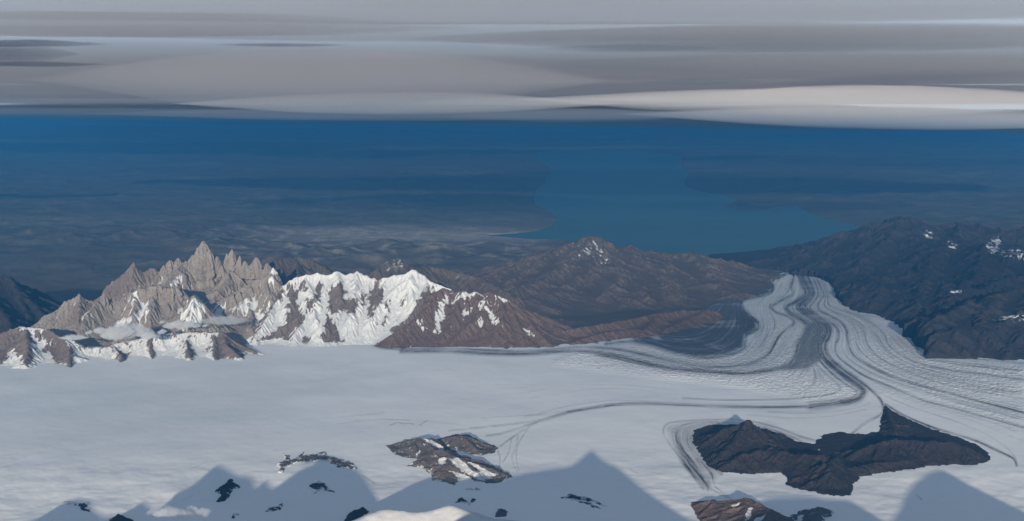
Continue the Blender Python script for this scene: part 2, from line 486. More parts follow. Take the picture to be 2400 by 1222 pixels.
for o_, dk, w, pts in FLOW:
    stamp(pts, dk, w)
    L = smooth_line(pts, 24)
    ip = np.clip(((L[:, 0] + 100) / psi_c + 0.5).astype(int), 0, PW - 1); iq = np.clip(((L[:, 1] - gq0) / psi_c + 0.5).astype(int), 0, PH - 1)
    psi[iq, ip] = o_
for dk, w, pts in EXTRA:
    stamp(pts, dk, w)
fixed = ~np.isnan(psi)
yy = np.linspace(1, 0, PH)[:, None] * np.ones((1, PW))
P_ = np.where(fixed, psi, 3.2 - 2.0 * (yy - 0.5))
for it in range(1500):
    B = np.pad(P_, 1, mode='edge')
    N_ = (B[:-2, 1:-1] + B[2:, 1:-1] + B[1:-1, :-2] + B[1:-1, 2:]) / 4
    P_ = np.where(fixed, psi, N_)
P_ = blur(P_, 2)

# broad debris and dirty-ice areas, as outlines on the ground
def area(poly, soft):
    return sstep(-soft, soft, poly_sdf(GP[::2, ::2], GQ[::2, ::2], poly)).repeat(2, 0).repeat(2, 1)[:GH, :GW]
A_dark = area([(1470,800),(1500,785),(1560,770),(1640,740),(1700,715),(1735,700),(1745,722),(1770,748),(1772,768),(1745,785),(1740,815),(1700,832),(1640,838),(1580,828),(1530,812)], 8)
A_dark = np.maximum(A_dark, area([(1835,641),(1806,659),(1811,673),(1803,686),(1765,698),(1741,706),(1737,724),(1700,735),(1620,745),(1600,700),(1690,660),(1790,640)], 4))
A_mor = area([(1884,765),(1905,748),(1935,768),(1925,800),(1935,840),(1915,850),(1890,865),(1855,868),(1820,866),(1858,846),(1868,820),(1872,800)], 7)
A_mid = area([(1845,725),(1875,735),(1920,755),(1935,775),(1915,800),(1900,770),(1870,752)], 6)
A_tng = area([(1840,638),(1800,665),(1760,690),(1730,710),(1745,745),(1740,800),(1700,835),(1560,830),(1400,815),(1400,850),(1600,872),(1850,880),(2000,900),(2080,930),(2400,1010),(2400,850),(2200,830),(2000,720),(1950,650)], 25)
A_up = area([(1840,638),(1780,680),(1735,705),(1745,745),(1760,800),(1700,835),(1480,800),(1400,815),(1560,866),(1780,880),(1930,840),(1960,780),(2160,835),(2230,800),(2000,720),(1950,650)], 20)
A_bright = area([(1250,870),(1500,880),(1750,885),(1950,890),(2010,930),(1900,990),(1500,985),(1200,985),(900,1010),(800,980),(1000,930)], 40)
A_rough = area([(2000,800),(2080,870),(2200,920),(2330,930),(2400,900),(2400,860),(2200,850),(2100,830)], 20)
A_seam = area([(1350,815),(1480,812),(1560,830),(1700,850),(1860,862),(1990,900),(2020,925),(1900,935),(1760,905),(1600,885),(1450,868),(1300,850)], 14)
A_nun = area([(1560,1000),(1660,985),(1800,990),(1900,1035),(1760,1030),(1690,1095),(1660,1150),(1600,1090)], 12)

ys_ = np.concatenate([np.arange(8.0, 22.0, 0.5), np.arange(22.0, 50.0, 0.05), np.arange(50.0, 70.0, 0.09)])
us_ = np.linspace(-0.47, 0.47, 1500)
IY = np.repeat(ys_[:, None], len(us_), 1); IX = us_[None, :] * (IY + 2.0)
IZ = z_ice(IX, IY)
IP, IQ = project(IX, IY, IZ)
def gsample(A, c=GS): return bil(A, (IP + 100) / c, (IQ - gq0) / c)
deb = gsample(np.clip(debris_map, 0, 1))
deb = deb * np.clip(0.85 + 0.6 * fbm(IX, IY, 0.7, 4, 61), 0.3, 1.2)
inn = gsample(A_tng)
pv = gsample(P_, psi_c)
brk = fbm(IX, IY, 1.2, 3, 71)
s_dark, s_mor, s_mid, s_up, s_br, s_ro, s_se, s_nu = [gsample(a) for a in (A_dark, A_mor, A_mid, A_up, A_bright, A_rough, A_seam, A_nun)]
wsp = sstep(0.05, 0.45, fbm(IX * 1.0 + 3 * pv, IY * 0.35, 0.8, 4, 91))
cover = np.maximum(s_dark * np.clip(0.95 - 0.35 * wsp, 0, 1), s_mor * 0.72)
deb = np.maximum(deb, s_mid * 0.5); deb = np.maximum(deb, s_nu * 0.40)
stripe = inn * 0.85 + 0.30 * s_br * (1 - inn)
stripe = np.maximum(stripe, s_nu * 0.9)
rough_i = np.clip(0.75 * s_up + 0.95 * s_ro + 1.0 * s_se + 0.25 * inn, 0, 1)
grime = np.clip(0.48 * s_up + 0.12 * inn, 0, 1)
# flow-aligned swells and the crevassed seam are real relief
IZ = IZ + 0.010 * inn * np.sin(pv * 9) - 0.012 * deb * inn + 0.010 * rough_i * fbm(IX, IY, 5.0, 2, 33)

def ice_mat():
    t = NT('glacier_ice')
    at = t.attr
    psi_n = at('psi')
    cx = t.n('ShaderNodeCombineXYZ'); sep = t.n('ShaderNodeSeparateXYZ'); t.link(t.pos(), sep.inputs[0])
    t.put(cx.inputs[0], t.math('MULTIPLY', psi_n, 16.0)); t.put(cx.inputs[1], t.math('MULTIPLY', sep.outputs[0], 0.012)); t.put(cx.inputs[2], t.math('MULTIPLY', sep.outputs[1], 0.010))
    s1 = t.noise(1.0, 5, 0.65, vec=cx.outputs[0])
    cz = t.n('ShaderNodeCombineXYZ'); t.put(cz.inputs[0], t.math('MULTIPLY', psi_n, 46.0)); t.put(cz.inputs[1], t.math('MULTIPLY', sep.outputs[0], 0.03)); t.put(cz.inputs[2], t.math('MULTIPLY', sep.outputs[1], 0.02))
    s2 = t.noise(1.0, 4, 0.7, vec=cz.outputs[0])
    lines = t.math('MULTIPLY', t.math('ADD', t.ramp(s1, 0.50, 0.68), t.math('MULTIPLY', t.ramp(s2, 0.52, 0.66), 0.7)), at('stripe'))
    fine = t.noise(0.8, 6, 0.72); mid = t.noise(0.22, 4, 0.55)
    d = t.math('ADD', t.math('MULTIPLY', at('debris'), t.math('ADD', 0.55, t.math('MULTIPLY', t.ramp(s2, 0.38, 0.6), 0.6))), t.math('MULTIPLY', lines, 0.55))
    d = t.math('MAXIMUM', d, t.math('MULTIPLY', at('cover'), t.math('ADD', 0.48, t.math('MULTIPLY', s2, 0.85))))
    d = t.math('ADD', d, t.math('MULTIPLY', t.math('SUBTRACT', fine, 0.5), t.math('MULTIPLY', t.math('ADD', at('debris'), t.math('MULTIPLY', at('grime'), 0.9)), 1.5)))
    d = t.math('MAXIMUM', d, 0.0)
    clean = t.mix(t.ramp(t.noise(0.012, 4, 0.5), 0.35, 0.65), (0.82, 0.81, 0.80), (0.89, 0.88, 0.86))
    dirty = t.mix(t.ramp(fine, 0.35, 0.7), (0.30, 0.31, 0.325), (0.78, 0.785, 0.785))
    c = t.mix(at('grime'), clean, dirty)
    c = t.mix(t.ramp(d, 0.05, 0.85, False), c, t.mix(t.ramp(fine, 0.3, 0.7), (0.055, 0.055, 0.065), (0.11, 0.105, 0.11)))
    w = t.n('ShaderNodeTexVoronoi'); w.inputs['Scale'].default_value = 1.0
    wv = t.scaled(0.9, 0.55, 1.0); t.link(wv, w.inputs['Vector'])
    cre = t.math('MULTIPLY', t.math('ADD', w.outputs['Distance'], t.noise(1.6, 3, 0.6)), at('rough'))
    h = t.math('ADD', t.math('MULTIPLY', cre, 1.0), t.math('MULTIPLY', t.noise(0.35, 4, 0.5), 0.12))
    h = t.math('ADD', h, t.math('MULTIPLY', s1, t.math('MULTIPLY', at('stripe'), 0.25)))
    return t.surf(c, 0.75, t.bump(h, 0.8, 0.9), 0.15)
M_ice = ice_mat()
ICE_EDGE = [(-260,1400),(-260,795),(0,795),(150,800),(300,785),(430,770),(500,745),(545,722),(610,735),(700,770),(800,775),(900,775),(1050,785),(1300,798),(1400,793),(1470,783),
 (1540,765),(1620,738),(1690,708),(1728,692),(1760,684),(1790,674),(1796,658),(1812,646),(1845,637),(1880,633),(1915,637),(1950,646),(1958,668),(1976,688),(1996,712),(2004,724),
 (2055,736),(2105,750),(2150,764),(2190,786),(2180,806),(2184,826),(2260,832),(2420,842),(2700,850),(2700,1400)]
ice_keep = in_poly(IP, IQ, ICE_EDGE)
glacier = field_object('glacier', IX, IY, IZ, M_ice, dict(cover=cover, psi=pv, debris=deb, stripe=stripe, rough=rough_i, grime=grime), keep=ice_keep)
tag(glacier, 'pale grey ice field flowing into a striped glacier tongue with dark moraine bands', 'glacier', kind='structure')

# ------------------------------------------------------------------ lake and lowland ground
LAKE_PX = [(1250,356),(1350,352),(1450,352),(1540,357),(1600,367),(1595,385),(1612,400),(1616,415),(1604,436),(1650,450),(1700,458),(1733,467),(1700,484),(1745,495),(1800,492),(1830,483),(1870,485),(1905,502),(1950,515),(2010,528),
 (2080,560),(1990,590),(1860,604),(1790,610),(1740,622),(1640,615),(1500,590),(1400,575),(1320,563),(1250,563),(1180,557),(1120,551),(1200,547),(1252,542),(1290,530),(1306,514),(1300,505),(1275,490),(1250,480),(1247,462),(1256,445),(1276,430),(1280,412),(1292,400),(1262,375)]
def shore(px, z, jag, seed):
    W = np.array([at_z(p, q, z)[:2] for p, q in px])
    out = []
    for a, b in zip(W, np.roll(W, -1, 0)):
        for k in range(10):
            out.append(a + (b - a) * k / 10)
    out = np.array(out)
    r = np.hypot(out[:, 0], out[:, 1])
    out[:, 0] += jag * r * fbm(out[:, 0], out[:, 1], 0.12, 4, seed); out[:, 1] += jag * 3 * r * fbm(out[:, 0], out[:, 1], 0.12, 4, seed + 5)
    return out
LAKE = shore(LAKE_PX, 0.25, 0.004, 3)
POND_PX = [(1782,624),(1796,618),(1828,617),(1852,620),(1874,629),(1868,637),(1845,637),(1812,640),(1798,632)]
POND = shore(POND_PX, 0.34, 0.0, 4)

def water_mat(name, base, rough):
    t = NT(name)
    n = t.noise(0.02, 3, 0.5)
    c = t.mix(t.ramp(n, 0.35, 0.65), base, tuple(v * 1.15 for v in base))
    return t.surf(c, rough, t.bump(t.noise(4.0, 2, 0.5), 0.05, 0.1), 0.12)
from mathutils.geometry import tessellate_polygon
from mathutils import Vector
def water(name, W, z, mat, label):
    V = np.column_stack([W, np.full(len(W), z)])
    tri = tessellate_polygon([[Vector(v) for v in V]])
    f = np.array([t for t in tri])
    nz = np.cross(V[f[:, 1]] - V[f[:, 0]], V[f[:, 2]] - V[f[:, 0]])[:, 2]
    f[nz < 0] = f[nz < 0][:, ::-1]
    return tag(make_mesh(name, V, f, mat), label, 'lake', kind='structure')
lake = water('lake', LAKE, 0.25, water_mat('lake_water', (0.03, 0.085, 0.095), 0.5), 'long milky turquoise lake filling the basin beyond the glacier snout')
pond = water('lake', POND, 0.345, water_mat('pond_water', (0.10, 0.20, 0.22), 0.35), 'small milky lake between the glacier snout and brown shore hills')

def ground_base(x, y):
    zi = z_ice(x, y) - 0.05
    w_left = sstep(-3.0, -9.0, x) * sstep(42.5, 49.0, y)
    w_mid = sstep(49, 66, y)
    z = zi * (1 - w_left) + 0.33 * w_left
    return np.maximum(z * (1 - w_mid) + 0.30 * w_mid, 0.29)

tt = np.linspace(0, 1, 950)
mm = np.linspace(-0.47, 0.47, 1000)
MM, TT = np.meshgrid(mm, tt)
yfar = 313.4 / (1 + 0.528 * MM) - 3.0
gy0 = 6.0
GY = np.where(TT < 0.12, gy0 + (36 - gy0) * TT / 0.12, 36 * (yfar / 36) ** (np.clip(TT - 0.12, 0, 1) / 0.88))
GX = MM * (GY + 3)
gz = ground_base(GX, GY)
lp = [tuple(v) for v in LAKE[::4]]
farm = GY > 60
dl = np.full(GX.shape, -30.0); dl[farm] = poly_sdf(GX[farm], GY[farm], lp)
dout = np.clip(-dl, 0, 30)
GPX, GQX = project(GX, GY, gz)
hill = ridged(GX, GY, 0.085, 6, 21, 0.52)
hill2 = ridged(GX, GY, 0.22, 6, 25, 0.55)
# the flat river plain in front of the lake stays low
plain = sstep(30, 0, np.abs(GQX - 556 + 8 * fbm(GX, GY, 0.08, 3, 2))) * sstep(500, 800, GPX) * sstep(1400, 1150, GPX)
amp = sstep(50, 62, GY) * sstep(0, 9, dout) * (1 - 0.95 * plain) * sstep(0, 40, yfar - GY)
leftv = sstep(500, 250, GPX) * sstep(560, 600, GQX)
amp = amp * (1 - 0.8 * leftv)
gz = gz + amp * (0.10 + 0.42 * hill + 0.16 * hill2 * sstep(160, 70, GY) - 0.18)
gz = gz + (1 - plain) * sstep(50, 60, GY) * sstep(0, 3, dout) * 0.08 * (fbm(GX, GY, 0.5, 5, 31) + 0.6)
mid_h = sstep(50, 56, GY) * sstep(98, 80, GY) * (1 - plain) * sstep(0, 5, dout) * (1 - 0.6 * leftv)
gz = gz + mid_h * 0.5 * np.clip(ridged(GX, GY, 0.16, 7, 43, .5) - 0.12, 0, 1)
near_ice = GY < 74
ndi = np.full(GX.shape, -99.0); ndi[near_ice] = poly_sdf(GPX[near_ice], GQX[near_ice], ICE_EDGE)
gz = np.where(ndi > -14, np.minimum(gz, ground_base(GX, GY)), gz)
gz = np.maximum(gz, 0.255 + 0.02 * sstep(0, 2, dout))
gz = np.where(dl > 0, 0.25 - 0.02 * sstep(0, 1, dl) - 0.002, gz)
pd = in_poly(GX, GY, [tuple(v) for v in POND]); pdist = np.full(GX.shape, -9.0); pm = (GY > 55) & (GY < 90) & (GX > 8) & (GX < 25); pdist[pm] = poly_sdf(GX[pm], GY[pm], [tuple(v) for v in POND[::3]]); gz = np.where(pdist > -0.6, np.minimum(gz, 0.335 - 0.03 * sstep(-0.3, 0.3, pdist) + 0.1 * sstep(0, -0.6, pdist)), gz)
foot = sstep(530, 552, GQX) * sstep(640, 600, GQX) * sstep(380, 560, GPX) * sstep(1330, 1200, GPX)
streak = sstep(0.22, 0.5, fbm(GX * 0.35, GY, 0.03, 4, 9)) * sstep(130, 200, GY)
pale = np.clip(plain * 0.7 + 0.8 * foot * np.clip(1.5 * (ridged(GX, GY, 0.4, 6, 14, .6) - 0.22), 0, 0.9) + 0.4 * streak + 0.12 * sstep(0.1, 0.4, fbm(GX, GY, 0.06, 4, 8)), 0, 1)
snowy = np.full(GX.shape, -0.6)
def ground_mat():
    t = NT('steppe')
    mid = t.noise(0.05, 6, 0.62); fine = t.noise(0.5, 6, 0.65); big = t.noise(0.012, 4, 0.5)
    c = t.mix(t.ramp(mid, 0.38, 0.62), (0.085, 0.073, 0.06), (0.125, 0.103, 0.085))
    c = t.mix(t.ramp(big, 0.45, 0.6), c, (0.11, 0.085, 0.07))
    c = t.mix(t.math('MULTIPLY', t.attr('pale'), t.ramp(fine, 0.25, 0.55)), c, (0.40, 0.33, 0.27))
    return t.surf(c, 0.95, t.bump(fine, 0.5, 1.0))
M_ground = ground_mat()
ground = field_object('ground', GX, GY, gz, M_ground, dict(pale=pale))
tag(ground, 'brown lowland steppe and bare hills reaching to the horizon', 'land', kind='structure')

# ------------------------------------------------------------------ mountains
def snow_by_slope(X, Y, H, lo, hi, s0, s1, seed=5, flow=None):
    """snow attribute from height and steepness"""
    s, gx, gy = slope_of(X, Y, H)
    n = fbm(X, Y, 1.5, 4, seed)
    v = sstep(lo, hi, H + 0.25 * n) * (1 - sstep(s0, s1, s + 0.25 * n))
    return v

def hollow(H, n=3):
    '''positive in gullies, negative on crests, about -1..1'''
    c = (blur(H, n) - H); c2 = blur(H, n * 5) - blur(H, n)
    return np.clip(c / (c.std() * 2.2 + 1e-9), -1, 1) * 0.5 + np.clip(c2 / (c2.std() * 2.2 + 1e-9), -1, 1) * 0.5

def paint(A, P, Q, polys, val, soft=5.0):
    for poly in polys:
        pa = np.array(poly)
        m = (P > pa[:, 0].min() - 30) & (P < pa[:, 0].max() + 30) & (Q > pa[:, 1].min() - 30) & (Q < pa[:, 1].max() + 30)
        if not m.any(): continue
        w = sstep(-soft * 1.8, soft * 1.8, poly_sdf(P[m], Q[m], poly))
        A[m] = A[m] * (1 - w) + val * w
    return A

# granite massif --------------------------------------------------
r_back = RL((150,760,47.2),(200,715,47.3),(240,690,47.4),(275,655,47.6),(312,613,47.8),(338,640,47.9),(352,624,48.0),(378,638,48),(398,630,48),(428,628,48),(450,622,48.2),(475,612,48.3),(505,640,48.3),(545,632,48.2),(572,655,48),(600,650,47.8),(628,665,47.3),(655,680,46.6))
r_mid = RL((60,770,43.4),(95,745,43.5),(130,722,43.7),(160,700,43.9),(188,687,44),(205,700,44.1),(225,708,44.1),(243,692,44.1),(262,706,44.2),(290,692,44.3),(325,672,44.5),(350,676,44.6),(366,670,44.6),(420,676,44.6),(440,690,44.6),(478,712,44.7),(510,705,44.9),(540,690,45),(560,678,45.2),(590,660,45.3),(612,648,45.4),(640,640,45.5),(662,662,45.5))
r_pyr = RL((420,735,43.1),(440,705,42.9),(456,692,42.8),(480,712,42.8),(500,740,42.7),(505,765,42.5))
r_pyr2 = RL((456,692,42.8),(448,730,42.2),(445,770,41.7))
r_x1 = RL((590,660,45.3),(560,720,44.2),(520,755,43.2))
r_x2 = RL((420,676,44.6),(405,720,43.8),(400,760,43.1))
r_x3 = RL((243,692,44.1),(210,730,43.2),(190,765,42.5))
r_x4 = RL((545,612,48.2),(530,660,47),(500,700,46)); r_x5 = RL((428,610,48),(400,650,47),(370,680,46.2))
A_floor = lambda x, y: np.where(y < 47.5, 0.9, 0.2)
X, Y, H, fl = relief(-20.5, -6.0, 40.5, 51.5, 0.027, [r_back, r_mid, r_pyr, r_pyr2, r_x1, r_x2, r_x3, r_x4, r_x5], 1.15, face=1.25, spacing=0.62, slope=0.75, seed=3, warp=0.05, rough=0.13, drops=90000)
H = H - 0.9 * sstep(48.6, 51.3, Y) - 0.5 * (1 - edge_fade(X, Y, 0.8))
P, Q = painter(X, Y, H, 5, 12)
sn = snow_by_slope(X, Y, H, 1.6, 2.5, 0.6, 1.1, 4) * 0.60 + 0.10
sn = sn - 0.35 * sstep(330, 180, P) - 0.25 * (Q < 690) * (P < 400)
sn = paint(sn, P, Q, [[(420,735),(455,692),(480,715),(470,760),(430,770)],[(305,690),(330,672),(328,700),(310,730)],[(330,725),(350,705),(356,725),(330,750),(270,770),(275,755)],[(500,720),(525,712),(520,740),(505,755)],
     [(400,660),(425,640),(438,636),(420,665),(400,680),(385,676)],[(360,700),(385,690),(375,720),(350,735)],[(560,705),(585,690),(600,720),(570,735),(545,730)],[(630,662),(640,632),(650,660)],[(600,740),(650,700),(665,720),(640,750),(600,770)],
     [(370,642),(385,628),(392,640),(380,655)],[(130,722),(190,692),(160,712),(110,742)],[(195,740),(215,730),(212,750),(198,752)]], 0.85, 5)
sn = paint(sn, P, Q, [[(345,690),(360,670),(425,676),(425,700),(400,740),(358,745)],[(430,600),(475,560),(520,600),(600,610),(640,690),(560,700),(470,690),(420,650)],[(80,770),(120,735),(190,690),(230,690),(180,740),(140,765)]], 0.02, 8)
sn = sn + 0.5 * hollow(H)
tone = paint(np.zeros(H.shape), P, Q, [[(215,705),(312,608),(352,622),(378,650),(330,672),(290,700),(240,706)],[(150,760),(190,700),(225,705),(215,740),(180,760)]], 0.85, 8)
massif = field_object('granite_massif', X, Y, H, M_granite, dict(snow=sn, tone=tone))
tag(massif, 'grey-brown granite massif with jagged spires and thin snow couloirs', 'mountain', kind='structure')

def tower(p, q, Y0, hw, h, seed, snow_tip=0.0, lean=0.0, blunt=0.05, sharp=0.75):
    """a granite spire: faceted, fluted column that widens downward; hw in km at its foot"""
    g = np.random.default_rng(seed)
    top = at_y(p, q, Y0)
    n, m = 46, 56
    th = np.linspace(0, 2 * math.pi, m, endpoint=False)
    V = []; S = []
    ph = g.uniform(0, 6.28, 4)
    for i in range(n):
        t = i / (n - 1)                                   # 0 top .. 1 foot
        r = hw * (blunt + (1 - blunt) * min(t * 1.3, 0.92) ** sharp)
        fac = 1 + 0.16 * np.cos(3 * th + ph[0]) - 0.26 * np.abs(np.cos(3.5 * th + ph[1] + 0.8 * t)) - 0.14 * np.abs(np.cos(7.5 * th + ph[2] - 0.5 * t)) + 0.05 * np.cos(17 * th + ph[3]) + 0.18
        cx, cy = np.cos(th), np.sin(th)
        nz = fbm(cx * 1.2 + seed, cy * 1.2 + t * h * 1.6 / max(hw, .1), 1.6, 5, seed)
        rr = r * fac * (1 + 0.38 * nz + 0.16 * perlin(cx * 5 + seed, cy * 5 + t * 5, seed + 2))
        z = top[2] - h * t + 0.10 * h * t * (1 - t) * fbm(cx * 2 + seed, cy * 2, 1.0, 3, seed + 5)
        V.append(np.stack([top[0] + lean * h * (t) + rr * cx, top[1] + rr * cy * 0.8, np.broadcast_to(z, th.shape)], -1))
        S.append(np.full(m, snow_tip * (1 - sstep(0.05, 0.6, t)) * 1.0 - 0.05))
    V = np.concatenate(V); S = np.concatenate(S)
    f = []
    for i in range(n - 1):
        a = i * m + np.arange(m); b = i * m + (np.arange(m) + 1) % m
        f.append(np.stack([a, a + m, b + m, b], -1))
    f = np.concatenate(f)
    V = np.vstack([V, top + np.array([0, 0, 0.01 * h])]); S = np.append(S, S[0])
    a = np.arange(m); b = (a + 1) % m; cap = np.stack([np.full(m, len(V) - 1), np.full(m, len(V) - 1), a, b], -1)
    f = np.vstack([f, np.stack([np.full(m, len(V) - 1), a, b, b], -1)]) if False else f
    return make_mesh('granite_spire', V, f, M_granite, dict(snow=S), parent=massif)
SPIRES = [(476,565,48.0,0.62,1.35,0.05,.05,.85),(452,598,48.0,0.30,.62,0,.05,.8),(508,601,48.0,0.22,.50,0,.05,.8),(544,585,48.0,0.30,.85,0,.06,.75),(532,595,48.0,0.20,.60,0,.05,.8),(562,600,47.9,0.2,.6,0,.05,.8),
 (573,612,47.8,0.24,.5,0,.06,.8),(600,604,47.7,0.30,.62,0,.10,.7),(586,622,47.6,0.2,.4,0,.06,.8),(626,617,47.2,0.26,.55,0,.06,.8),(640,628,45.6,0.28,.62,.9,.05,.9),(623,645,45.5,0.2,.5,.3,.05,.8),(612,650,45.4,0.22,.5,0,.05,.8),
 (417,605,48.0,0.26,.45,0,.08,.8),(398,611,48.0,0.30,.40,0,.12,.8),(435,612,48.0,0.22,.4,0,.08,.8),(384,622,47.9,0.2,.32,0,.08,.8),(464,580,47.9,0.30,.8,0,.05,.8),(490,585,47.9,0.32,.8,0,.06,.8),(519,622,47.8,.16,.35,0,.05,.8),(612,628,47.6,.18,.35,0,.05,.8),
 (243,689,44.0,0.2,.32,0,.06,.8),(545,690,44.8,0.2,.4,0,.06,.8),(560,684,44.9,0.22,.4,0,.06,.8),(365,670,44.4,0.4,.45,0,.5,.5),(400,674,44.4,0.42,.45,0,.5,.5),(335,676,44.4,0.3,.4,0,.3,.5)]
for k, (p, q, yy_, hw, h, st, bl, shp) in enumerate(SPIRES):
    tower(p, q, yy_, hw, h * 1.3, 100 + k * 7, st, (-0.04 if k % 2 else 0.03), bl, shp)

# snow-covered front foothills -----------------------------------
r_f = RL((-80,790,40.6),(-20,784,40.6),(30,770,40.7),(60,764,40.8),(95,768,40.8),(120,775,40.7),(140,790,40.5),(155,785,40.5),(180,805,40.3),(215,815,40.3),(262,806,40.6),(330,790,40.9),(390,782,41.2),(445,776,41.4),(500,778,41.4),(520,776,41.4),(545,796,41.2),(585,816,40.9),(625,832,40.5))
r_f2 = [RL((60,764,40.8),(65,810,39.6),(62,850,38.6)), RL((155,785,40.5),(160,830,39.4),(165,865,38.3)), RL((262,806,40.6),(285,835,39.6),(280,856,38.9)), RL((350,800,40.9),(355,820,40.3),(358,845,39.6)), RL((440,780,41.4),(440,815,40.3),(445,838,39.6)), RL((520,778,41.4),(530,805,40.6),(560,832,39.8)), RL((500,778,41.4),(505,810,40.5),(505,836,39.7)), RL((-40,784,40.6),(-20,830,39.4),(-20,870,38.3))]
X, Y, H, fl = relief(-18.5, -5.8, 36.5, 43.0, 0.025, [r_f] + r_f2, 1.12, face=0.8, spacing=0.9, slope=0.6, seed=8, warp=0.05, rough=0.09, drops=50000)
H = H - 0.5 * (1 - edge_fade(X, Y, 0.7)) - 0.35 * sstep(41.9, 42.8, Y)
P, Q = painter(X, Y, H, 6, 22)
sn = np.full(H.shape, 0.95)
sl, _, _ = slope_of(X, Y, H)
sn = sn - 0.45 * sstep(0.7, 1.3, sl)
sn = paint(sn, P, Q, [[(-60,800),(0,780),(30,772),(70,776),(80,800),(45,830),(25,812),(8,860),(-20,865),(-60,850)],[(48,822),(72,812),(75,850),(66,866),(55,850)],[(75,785),(105,776),(118,780),(112,800),(98,790),(85,800)],
   [(112,786),(130,776),(155,790),(152,815),(172,822),(168,850),(130,858),(118,830),(95,820),(125,808)],[(130,856),(195,850),(195,872),(140,872)],[(207,850),(245,845),(250,862),(225,868),(208,862)],[(278,818),(305,825),(308,850),(275,858),(252,850),(280,836)],
   [(348,790),(358,800),(362,830),(366,850),(352,852),(350,825)],[(440,800),(450,815),(462,838),(432,842)],[(500,790),(525,776),(560,800),(625,838),(500,846)],[(478,812),(486,818),(486,832),(480,828)],[(185,780),(260,800),(255,815),(200,812)],[(420,760),(500,760),(480,776),(430,776)]], 0.12, 5)
sn = sn + 0.30 * hollow(H)
sn = sn + 0.35 * (1 - sstep(0.02, 0.13, H - z_ice(X, Y))) * np.clip(0.55 + 1.3 * fbm(X, Y, 2.2, 4, 77), 0, 1.2)
foothills = field_object('snow_foothills', X, Y, H, M_ribs, dict(snow=sn))
tag(foothills, 'low snow-covered ridge with dark rock ribs in front of the granite massif', 'mountain', kind='structure')

# snow ridge -------------------------------------------------------
r_s = RL((640,668,45.3),(662,668,45.4),(690,650,45.6),(715,644,45.7),(745,640,45.7),(770,644,45.8),(790,634,45.8),(812,643,45.8),(838,635,45.8),(862,648,45.7),(882,655,45.6),(905,650,45.5),(925,645,45.5),(950,640,45.4),(972,630,45.4),(990,642,45.3),(1003,654,45.2),(1040,672,45),(1060,680,44.9))
r_s2 = [RL((662,668,45.4),(640,715,44.3),(615,760,43.2),(590,800,42.3)), RL((715,644,45.7),(735,690,44.5),(700,750,43.2),(690,800,42.2)), RL((790,634,45.8),(800,700,44.2),(785,760,43.0),(790,806,42.1)),
        RL((838,635,45.8),(830,690,44.4),(820,740,43.3)), RL((905,650,45.5),(880,710,44.0),(865,750,43.2)), RL((1003,654,45.2),(985,700,44.0),(955,745,43.1),(925,785,42.3))]
X, Y, H, fl = relief(-11.2, -1.0, 40.6, 47.6, 0.025, [r_s] + r_s2, 1.12, face=0.95, spacing=0.75, slope=0.6, seed=14, warp=0.05, rough=0.09, drops=60000)
H = H - 0.5 * (1 - edge_fade(X, Y, 0.6)) - 0.6 * sstep(46.4, 47.5, Y)
P, Q = painter(X, Y, H, 6, 32)
sl, _, _ = slope_of(X, Y, H)
sn = 0.98 - 0.22 * sstep(0.9, 1.6, sl)
sn = paint(sn, P, Q, [[(640,690),(662,680),(660,700),(640,715),(610,765),(585,805),(590,780),(625,730)],[(672,668),(688,664),(700,690),(690,710),(672,700)],[(672,712),(700,700),(700,725),(715,740),(712,760),(690,775),(680,800),(650,795),(590,805),(640,778),(665,760),(672,735)],
   [(700,664),(716,660),(720,680),(708,685)],[(736,690),(745,658),(760,665),(755,690),(742,712)],[(720,700),(735,700),(735,720),(722,735)],[(765,700),(775,670),(800,660),(815,690),(800,700),(838,700),(836,735),(815,740),(795,725),(780,745),(768,720)],[(700,800),(715,780),(728,795),(725,810),(705,812)],[(752,792),(768,735),(785,760),(808,805),(760,806)],
   [(860,745),(862,690),(885,672),(900,680),(900,705),(880,715),(872,745)],[(875,660),(890,655),(888,680),(876,678)],[(905,705),(915,700),(912,722),(902,725)],[(880,765),(905,745),(910,730),(900,765)],[(848,680),(858,680),(855,720),(848,715)],[(985,690),(1010,672),(1022,690),(1000,720),(1030,740),(1020,790),(920,790),(915,770),(950,750),(975,720)],[(940,705),(950,702),(948,712),(938,714)]], 0.22, 5)
sn = sn + 0.22 * hollow(H)
sn = sn + 0.40 * (1 - sstep(0.02, 0.13, H - z_ice(X, Y))) * np.clip(0.55 + 1.3 * fbm(X, Y, 2.2, 4, 77), 0, 1.2)
snow_ridge = field_object('snow_ridge', X, Y, H, M_ribs, dict(snow=sn))
tag(snow_ridge, 'bright white snow ridge with grey rock ribs above the ice field', 'mountain', kind='structure')

